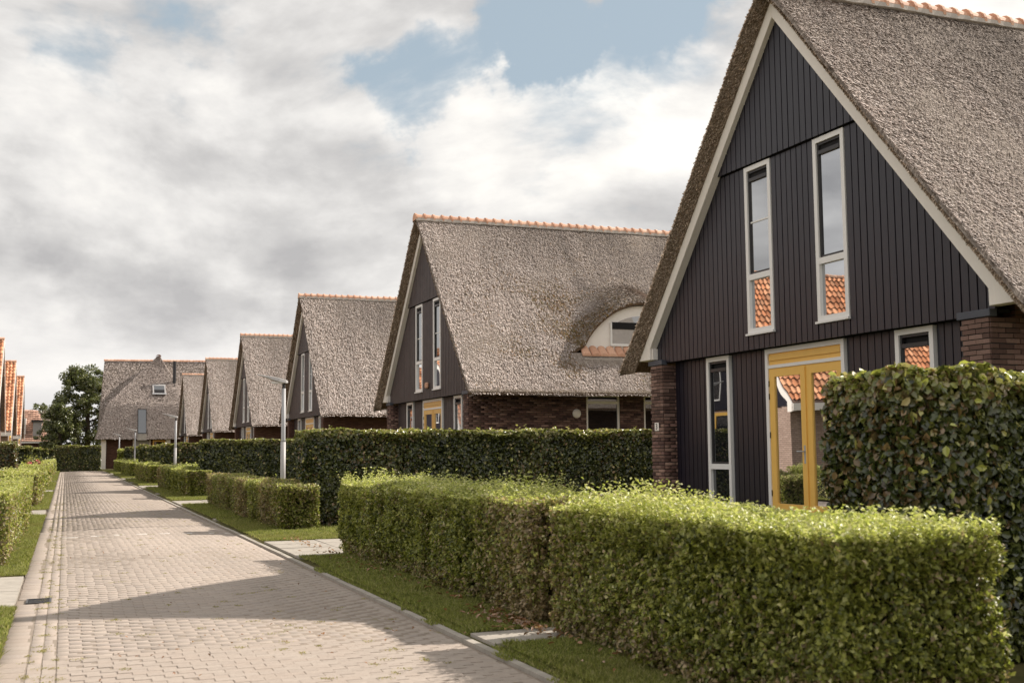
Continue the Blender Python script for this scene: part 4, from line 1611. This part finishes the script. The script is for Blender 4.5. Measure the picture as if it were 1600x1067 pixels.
# ---------------------------------------------------------------- tiled houses on the left
def tile_slope(root, x0, x1, sgn, colw=.25, rowh=.34, lod=0, zr=8.1, um=4.75):
    """corrugated clay tiles, stepped rows, slope length along |y|; x runs into the house (negative)"""
    r = np.random.RandomState(5)
    slope = math.hypot(um, SL * um)
    nr = int(slope / rowh)
    nc = int(abs(x1 - x0) / colw)
    pts = 6
    V, F, C = [], [], []
    k = 0
    prof = [0, .032, .045, .03, .004, -.008]
    for i in range(nr):
        for j in range(nc):
            c = pal_pick([(.60, .25, .12), (.68, .31, .16), (.52, .21, .10), (.72, .36, .20)], 1, r)[0]
            xa = x0 + (x1 - x0) * j / nc
            dx = (x1 - x0) / nc
            for q, (s, lift) in enumerate(((i / nr, .0), ((i + 1.06) / nr, .035))):
                u = um * s
                for p_ in range(pts + 1):
                    h = prof[p_ % pts] if p_ < pts else prof[0]
                    z = zr - SL * u + (h + lift) * 1.2
                    V.append((xa + dx * p_ / pts, sgn * (u + (h + lift) * .6), z))
            m_ = pts + 1
            for p_ in range(pts):
                F.append((k + p_, k + p_ + 1, k + m_ + p_ + 1, k + m_ + p_)); C.append(c)
            k += 2 * m_
    np_mesh('roof_tiles', np.array(V), np.array(F), MT['tile_attr'], root, 'stuff', np.array(C), True)


def left_house(Y, label, lod):
    root = thing('tiled_house', (-3.7, Y, 0), label, 'house', 'orange tiled houses on the left side')
    D = -9.0
    tile_slope(root, 0.0, D, -1)
    MB().prism_x([(0, 8.05), (4.75, 8.05 - SL * 4.75), (4.75, 7.9 - SL * 4.75), (0, 7.85), (-4.7, 7.85 - SL * 4.7), (-4.7, 8.02 - SL * 4.7)], D, -.02).build('roof', MT['lightbrick'], root)
    for s in (-1, 1):
        MB().prism_x([(0, 8.06), (s * 4.8, 2.59), (s * 4.8, 2.30), (s * 4.5, 2.30), (s * 4.5, 2.65), (0, 7.78)], .0, .05).build('barge_board', MT['white'], root)
    for i in range(22):
        if i == 0:
            V, F = [], []
            for (x, ra) in ((0, .16), (-.4, .145)):
                for j in range(7):
                    t = math.pi * j / 6
                    V.append((x, math.cos(t) * ra, math.sin(t) * ra))
            for j in range(6):
                F.append((j, j + 1, j + 8, j + 7))
            F.append(tuple(range(7)))
            tm = MB().add(V, F).mesh('ridge_tile', MT['tile'])
        o = bpy.data.objects.new('ridge_tile', tm)
        o.location = (.03 - i * .4, 0, 8.04)
        put(o, root)
    MB().box(D, .0, -4.86, -4.72, 2.32, 2.58).build('gutter', MT['white'], root)
    MB().prism_x([(-4.25, 2.5), (4.25, 2.5), (4.25, 3.05), (0, 7.9), (-4.25, 3.05)], -.28, -.24).build('gable_cladding', MT['board'], root)
    MB().box(-.35, -.30, -4.1, 4.1, -.5, 2.5).box(D + .2, -.35, -4.1, -3.9, -.5, 2.6).box(D + .2, -.35, 3.9, 4.1, -.5, 2.6).build('wall', MT['lightbrick'], root)
    for y in (-4.3, 3.85):
        MB().box(-.7, -.22, y, y + .45, -.5, 2.5).build('pillar', MT['lightbrick'], root)
    for (a, b, z0, z1) in ((-1.2, -.5, 2.9, 5.2), (.4, 1.1, 2.9, 5.2)):
        f = MB().ring(a, b, z0, z1, .07, -.24, -.20).build('window', MT['frame_white'], root)
        MB().box(-.235, -.23, a + .07, b - .07, z0 + .07, z1 - .07).build('pane', MT['glass_dark'], f)
    for (a, b) in ((-3.0, -2.3), (1.8, 2.6)):
        f = MB().ring(a, b, .1, 2.4, .07, -.30, -.24).build('window', MT['frame_white'], root)
        MB().box(-.275, -.27, a + .07, b - .07, .17, 2.33).build('pane', MT['glass_dark'], f)
    d = MB().ring(-.9, .9, 0, 2.4, .12, -.30, -.24).build('door', MT['yellow'], root)
    MB().box(-.275, -.27, -.78, .78, .12, 2.28).build('pane', MT['glass_dark'], d)
    return root


lh = left_house(77.5, 'orange tiled house at the far left edge, its roof cut by the frame', 0)
for y, lb in ((96.3, 'middle one of the three steep orange tiled roofs on the left'), (115.1, 'rightmost and smallest of the three steep orange tiled roofs on the left'),
              (39.9, 'orange tiled house across the street, mirrored in the nearest yellow doors'),
              (58.7, 'orange tiled house across the street, just outside the left edge of the photo')):
    o = copy_tree(lh)
    o.location.y = y
    o['label'] = lb

# ---------------------------------------------------------------- end house
eh = thing('thatched_house', (8.0, 118, 0), 'broad thatched end house across the head of the street, with dark flue and roof window', 'house')


def P_(x, y, z):
    return (x - 8.0, y - 118, z)


def quad_grid(A, B, C_, D, n, m_, seed, amp=.03, sag=0.0):
    """A,B bottom edge, D,C top edge; returns V,F"""
    A, B, C_, D = map(np.array, (A, B, C_, D))
    V = []
    for i in range(n + 1):
        t = i / n
        for j in range(m_ + 1):
            s = j / m_
            p = (1 - t) * ((1 - s) * A + s * B) + t * ((1 - s) * D + s * C_)
            V.append(p)
    V = np.array(V)
    t = np.repeat(np.arange(n + 1) / n, m_ + 1)
    V[:, 2] -= sag * np.sin(t * math.pi)
    V[:, 2] += sines(V, seed, 1.2) * amp * np.sin(np.clip(t, .05, .95) * math.pi)
    idx = np.arange((n + 1) * (m_ + 1)).reshape(n + 1, m_ + 1)
    F = np.stack([idx[:-1, :-1], idx[:-1, 1:], idx[1:, 1:], idx[1:, :-1]], -1).reshape(-1, 4)
    return V, F


def roof_part(name, quads, m, seed):
    Vs, Fs, k = [], [], 0
    for q in quads:
        V, F = quad_grid(*q[:4], 12, 16, seed, .05, q[4] if len(q) > 4 else 0)
        Vs.append(V); Fs.append(F + k); k += len(V)
    return np_mesh(name, np.concatenate(Vs), np.concatenate(Fs), MT[m], eh, None, None, True)


# main roof behind, ridge parallel to the view
mr = roof_part('main_roof', [(P_(3.05, 119.8, 2.6), P_(15, 119.8, 2.6), P_(15, 126, 10.55), P_(3.55, 126, 10.45), 0)], 'thatch_grey', 3)
roof_part('main_roof', [(P_(3.1, 132, 2.6), P_(15, 132, 2.6), P_(15, 126, 10.55), P_(3.55, 126, 10.45), 0),
                        (P_(3.1, 132, 2.6), P_(3.05, 119.8, 2.6), P_(3.55, 125.9, 10.45), P_(3.55, 126.1, 10.45), 0)], 'thatch_grey', 4)
# front wing: steep skirt, then a hipped upper part
roof_part('front_roof', [(P_(2.73, 118, 2.36), P_(12.6, 118, 2.36), P_(11.6, 119.0, 5.75), P_(3.73, 119.0, 5.75), .0),
                         (P_(3.73, 119.0, 5.75), P_(11.6, 119.0, 5.75), P_(8.9, 124.5, 10.92), P_(8.7, 124.5, 10.92), .22),
                         (P_(2.73, 126, 2.36), P_(2.73, 118, 2.36), P_(3.73, 119.0, 5.75), P_(3.73, 126, 5.75), 0),
                         (P_(3.73, 126, 5.75), P_(3.73, 119.0, 5.75), P_(8.75, 124.5, 10.92), P_(8.75, 128, 10.92), .3),
                         (P_(11.6, 119.0, 5.75), P_(11.6, 126, 5.75), P_(8.85, 128, 10.92), P_(8.85, 124.5, 10.92), .3)], 'thatch_grey', 5)
tm = None
V, F = [], []
for (x, ra) in ((0, .17), (.33, .15)):
    for j in range(6):
        t = math.pi * j / 5
        V.append((x, math.cos(t) * ra, math.sin(t) * ra))
for j in range(5):
    F.append((j, j + 1, j + 7, j + 6))
tm = MB().add(V, F).mesh('ridge_tile', MT['tile'])
for i in range(34):
    o = bpy.data.objects.new('ridge_tile', tm)
    o.location = P_(3.5 + i * .33, 126, 10.48 + i * .003)
    o.scale = (1, 1.3, 1.3)
    put(o, eh)
for i in range(3):
    o = bpy.data.objects.new('ridge_tile', tm)
    o.location = P_(8.8, 124.3 + .33 * i, 10.95)
    o.rotation_euler = (0, 0, math.pi / 2)
    o.scale = (1, 1.5, 1.2)
    put(o, eh)
mb = MB().box(-4.6, 4.2, .9, 8, -.5, 2.5)
mb.build('wall', MT['brick_far'], eh)
MB().box(-4.95, -4.25, .45, .8, -.45, 2.45).build('corner_post', MT['white'], eh) if False else MB().box(-4.80, -4.33, .45, .85, -.5, 2.42).build('corner_post', MT['white'], eh)
MB().box(1.25, 1.65, .45, .85, -.5, 2.42).build('corner_post', MT['white'], eh)
MB().box(-5.2, 4.5, .15, 1.0, 2.30, 2.38).build('soffit', MT['thatch_verge'], eh)
# door, window under the eaves
d = MB().box(-1.65, -.35, .82, .9, -.3, 2.2).build('door', MT['lampgrey'], eh)
MB().box(-1.15, -.9, .80, .815, 1.2, 1.7).build('pane', MT['glass_dark'], d)
for x in (-1.85, -.32):
    MB().box(x, x + .12, .78, .9, -.3, 2.3).build('door_post', MT['white'], eh)
f = MB().ring(0, 1, 0, 1, .12, 0, .1).mesh('w', MT['yellow'])
mb = MB().box(.0, 1.2, .78, .88, 2.1, 2.25).box(.0, 1.2, .78, .88, 1.45, 1.6).box(.0, .13, .78, .88, 1.6, 2.1).box(1.07, 1.2, .78, .88, 1.6, 2.1)
f = mb.build('window', MT['yellow'], eh)
MB().box(.13, 1.07, .84, .86, 1.6, 2.1).build('pane', MT['glass_dark'], f)
# tall narrow window in the thatch skirt
def skirt(x0, x1, za, zb, off, th):
    ya, yb = 1.0 * (za - 2.36) / 3.39 - off, 1.0 * (zb - 2.36) / 3.39 - off
    return MB().add([(x0, ya, za), (x1, ya, za), (x1, yb, zb), (x0, yb, zb), (x0, ya + th, za), (x1, ya + th, za), (x1, yb + th, zb), (x0, yb + th, zb)],
                    [(0, 1, 2, 3), (7, 6, 5, 4), (0, 4, 5, 1), (1, 5, 6, 2), (2, 6, 7, 3), (3, 7, 4, 0)])


f = skirt(-1.48, -.65, 2.88, 5.30, .18, .25).build('window', MT['grille'], eh)
skirt(-1.42, -.71, 2.95, 5.22, .21, .02).build('pane', MT['glass_dark'], f)
skirt(-1.50, -.63, 2.25, 2.86, .18, .25).build('window_panel', MT['slab'], eh)
# roof window
def on_slope(x, z):
    t = (z + .18 - 5.75) / 5.17
    return 119.0 + 5.5 * t
zz0, zz1 = 6.85, 7.85
y0_, y1_ = on_slope(8, zz0) - 118 - .52, on_slope(8, zz1) - 118 - .52
def slat(x0, x1, za, zb, off=0.0, th=.30):
    ya = y0_ + (y1_ - y0_) * (za - zz0) / (zz1 - zz0) + off
    yb = y0_ + (y1_ - y0_) * (zb - zz0) / (zz1 - zz0) + off
    return MB().add([(x0, ya, za), (x1, ya, za), (x1, yb, zb), (x0, yb, zb), (x0, ya + th, za), (x1, ya + th, za), (x1, yb + th, zb), (x0, yb + th, zb)],
                    [(0, 1, 2, 3), (7, 6, 5, 4), (0, 4, 5, 1), (1, 5, 6, 2), (2, 6, 7, 3), (3, 7, 4, 0)])
rw = slat(.0, 1.25, 7.72, 7.85).build('roof_window', MT['lampgrey'], eh)
slat(.0, .12, 6.95, 7.72).build('frame', MT['lampgrey'], rw)
slat(1.13, 1.25, 6.95, 7.72).build('frame', MT['lampgrey'], rw)
slat(-.05, 1.3, 6.82, 6.93, -.1, .2).build('flashing', MT['steel'], rw)
slat(.12, 1.13, 7.3, 7.72, .02, .1).build('pane', MT['glass_dark'], rw)
slat(.12, 1.13, 6.93, 7.3, .02, .1).build('pane', MT['black'], rw)
# flue
MB().tube([(2.15, on_slope(9.8, 7.6) - 118 + .2, 7.5), (2.15, on_slope(9.8, 7.6) - 118 + .2, 8.6), (2.15, on_slope(9.8, 7.6) - 118 + .2, 10.25)], [.16, .16, .16], 10).build('flue', MT['grille'], eh)
MB().box(1.9, 2.4, on_slope(9.8, 7.6) - 118 - .25, on_slope(9.8, 7.6) - 118 + .3, 7.35, 7.55).build('flue_collar', MT['white'], eh)
# reeds for relief
def scatter_reeds(root, quads, n, size, seed):
    r = np.random.RandomState(seed)
    Vs, Cs = [], []
    for (A, B, C_, D) in quads:
        A, B, C_, D = map(np.array, (A, B, C_, D))
        t, s = r.rand(n, 1), r.rand(n, 1)
        P = (1 - t) * ((1 - s) * A + s * B) + t * ((1 - s) * D + s * C_)
        dn = nrm(((A + B) / 2 - (C_ + D) / 2)[None])[0]
        ac = nrm((B - A)[None])[0]
        N = np.cross(ac, -dn)
        if N[2] < 0: N = -N
        Dr = nrm(np.tile(dn, (n, 1)) + r.normal(size=(n, 3)) * .3)
        S = np.cross(np.tile(N, (n, 1)), Dr)
        P = P + N * .06
        L = size * (.6 + .8 * r.rand(n, 1)); W = L * .2
        V = np.stack([P - Dr * L * .5, P + Dr * L * .5 + S * W + N * .05, P + Dr * L * .5 - S * W + N * .05], 1).reshape(-1, 3)
        Vs.append(V); Cs.append(pal_pick([(.34, .29, .26), (.29, .245, .22), (.39, .335, .305), (.23, .19, .17)], n, r, .5) * 1.5)
    V = np.concatenate(Vs)
    np_mesh('reeds', V, np.arange(len(V)).reshape(-1, 3), MT['reed_attr'], root, 'stuff', np.concatenate(Cs))


scatter_reeds(eh, [(P_(2.73, 118, 2.36), P_(12.6, 118, 2.36), P_(11.6, 119.0, 5.75), P_(3.73, 119.0, 5.75)),
                   (P_(3.73, 119.0, 5.75), P_(11.6, 119.0, 5.75), P_(8.9, 124.5, 10.92), P_(8.7, 124.5, 10.92)),
                   (P_(3.05, 119.8, 2.6), P_(15, 119.8, 2.6), P_(15, 126, 10.55), P_(3.55, 126, 10.45))], 14000, .17, 9)

# ---------------------------------------------------------------- far left buildings
fh = thing('brick_house', (-4, 140, 0), 'low house with pale red tiled roof and dark dormer beyond the left row', 'house')
MB().box(-4, 2.0, .3, 8, -.5, 2.4).build('wall', MT['brick_far'], fh)
MB().add([(-5, 0, 2.5), (2.35, 0, 2.3), (1.0, 3.5, 5.9), (-5, 3.5, 6.2), (2.35, 8, 2.3), (-5, 8, 2.5), (1.0, 4.5, 5.9), (-5, 4.5, 6.2)],
         [(0, 1, 2, 3), (1, 4, 6, 2), (4, 5, 7, 6), (3, 2, 6, 7)]).build('roof', MT['lightbrick'], fh)
Vt, Ct, rr = [], [], np.random.RandomState(3)
for i in range(16):
    t0, t1 = i / 16, (i + 1.1) / 16
    xr = 2.35 - 1.35 * t0
    for j in range(28):
        xa = -5 + j * .26
        if xa + .26 > xr + .05:
            break
        for (tt, li) in ((t0, .10), (t1, .02)):
            for xx in (xa + .01, xa + .25):
                fx_ = (xx + 5) / 7.35
                Vt.append((xx, 3.5 * tt - li * .6, (2.5 - .2 * fx_) + (3.7 - .1 * fx_) * tt + li))
        Ct.append(np.array([.55, .33, .24]) * (.75 + .5 * rr.rand()))
Vt = np.array(Vt)
np_mesh('roof_tiles', Vt, (np.array([(0, 1, 3, 2)])[None] + (np.arange(len(Ct)) * 4)[:, None, None]).reshape(-1, 4), MT['tile_attr'], fh, 'stuff', np.array(Ct))
MB().box(-5, 2.35, -.12, .0, 2.2, 2.38).build('gutter', MT['white'], fh)
dm = MB().box(.55, 1.45, .6, 3.2, 2.9, 4.6).build('dormer', MT['lampgrey'], fh)
MB().box(.35, 1.65, .4, 3.3, 4.6, 4.78).build('dormer_roof', MT['grille'], dm)
MB().box(-.9, -.2, .5, 2.2, 3.2, 5.0).build('dormer', MT['white'], fh)
MB().box(-.8, -.3, .48, .495, 3.5, 4.8).build('pane', MT['glass_dark'], fh)
f2 = thing('pale_house', (-3.2, 175, 0), 'distant pale house glimpsed between the red roof and the big tree', 'house')
MB().box(-3, 2.4, 0, 8, -.5, 3.4).build('wall', MT['white'], f2)
MB().add([(-3.3, -.3, 3.4), (2.7, -.3, 3.4), (1.4, 4, 7.2), (-2.4, 4, 7.2), (-3.3, 8, 3.4), (2.7, 8, 3.4)],
         [(0, 1, 2, 3), (1, 5, 2), (5, 4, 3, 2), (4, 0, 3)]).build('roof', MT['thatch_grey'], f2)
MB().box(.6, 1.6, -.03, 0, 1.4, 2.9).build('window', MT['glass_dark'], f2)


# ---------------------------------------------------------------- trees
def tree(x, y, h, wdt, label, seed, n, leafs, group=None):
    r = np.random.RandomState(seed)
    root = thing('tree', (x, y, -.55), label, 'tree', group)
    mb = MB()
    mb.tube([(0, 0, 0), (.1, 0, h * .25), (0, .1, h * .5), (.1, 0, h * .8)], [.035 * h, .028 * h, .018 * h, .006 * h], 9)
    tips = []
    for i in range(26):
        z = h * (.18 + .62 * i / 26)
        a = i * 2.4 + r.rand()
        rad = wdt * (.5 + .35 * r.rand()) * math.sin(min(1, (z / h + .12)) * math.pi) ** .5
        e = (math.cos(a) * rad, math.sin(a) * rad * .8, min(z + rad * .45, h * .93))
        m1 = (e[0] * .5, e[1] * .5, z + (e[2] - z) * .35)
        mb.tube([(0, 0, z), m1, e], [.010 * h, .006 * h, .002 * h], 5)
        tips += [e, m1]
    mb.build('trunk', MT['bark'], root, None, True)
    Ps = []
    nc = 150
    for i in range(nc):
        if i < len(tips):
            c = np.array(tips[i])
        else:
            a = r.rand() * 6.28
            zz = .15 + .85 * r.rand()
            env = math.sin(min(1, zz * .80 + .16) * math.pi) ** .6
            q = wdt * env * (.55 + .45 * r.rand())
            c = np.array([math.cos(a) * q, math.sin(a) * q * .8, zz * h * .94])
        s = wdt * (.09 + .11 * r.rand())
        k = n // nc
        D = nrm(r.normal(size=(k, 3))) * (r.rand(k, 1) ** .4)
        Ps.append(c + D * s * np.array([1.1, 1.1, .75]))
    P = np.concatenate(Ps)
    P = P[(P[:, 2] > .6)]
    N = nrm(r.normal(size=P.shape) + np.array([0, 0, .6]))
    m_ = len(P)
    V, F = leaf_arrays(P, N, leafs * (.6 + .8 * r.rand(m_)), leafs * .6 * (.6 + .8 * r.rand(m_)), .1, .15, False, seed)
    c = pal_pick([(.12, .14, .05), (.16, .175, .065), (.075, .09, .035), (.22, .22, .10)], m_, r)
    np_mesh('crown', V, F, MT['leaf_beech'], root, 'stuff', np.repeat(c, 2, 0))
    return root


TG = 'trees behind the end of the street'
tree(2.2, 137, 12.0, 4.3, 'tall dark broad tree left of the end house roof', 1, 30000, .26, TG)
tree(-.6, 134, 7.2, 2.6, 'lower tree in front and left of the tall dark tree', 2, 12000, .24, TG)
tree(-2.9, 150, 8.0, 2.3, 'thin small tree leftmost of the group, sky showing through', 3, 4500, .24, TG)
hedge('shrub', (-1.2, .4, 116, 117, ZG, .7), 400, .2, BEECH, 'small dark rounded shrub at the left foot of the end hedge', 'shrub', None, dry=0, shoots=0, seed=70, m='leaf_beech', bulge=.2, trunk=False)
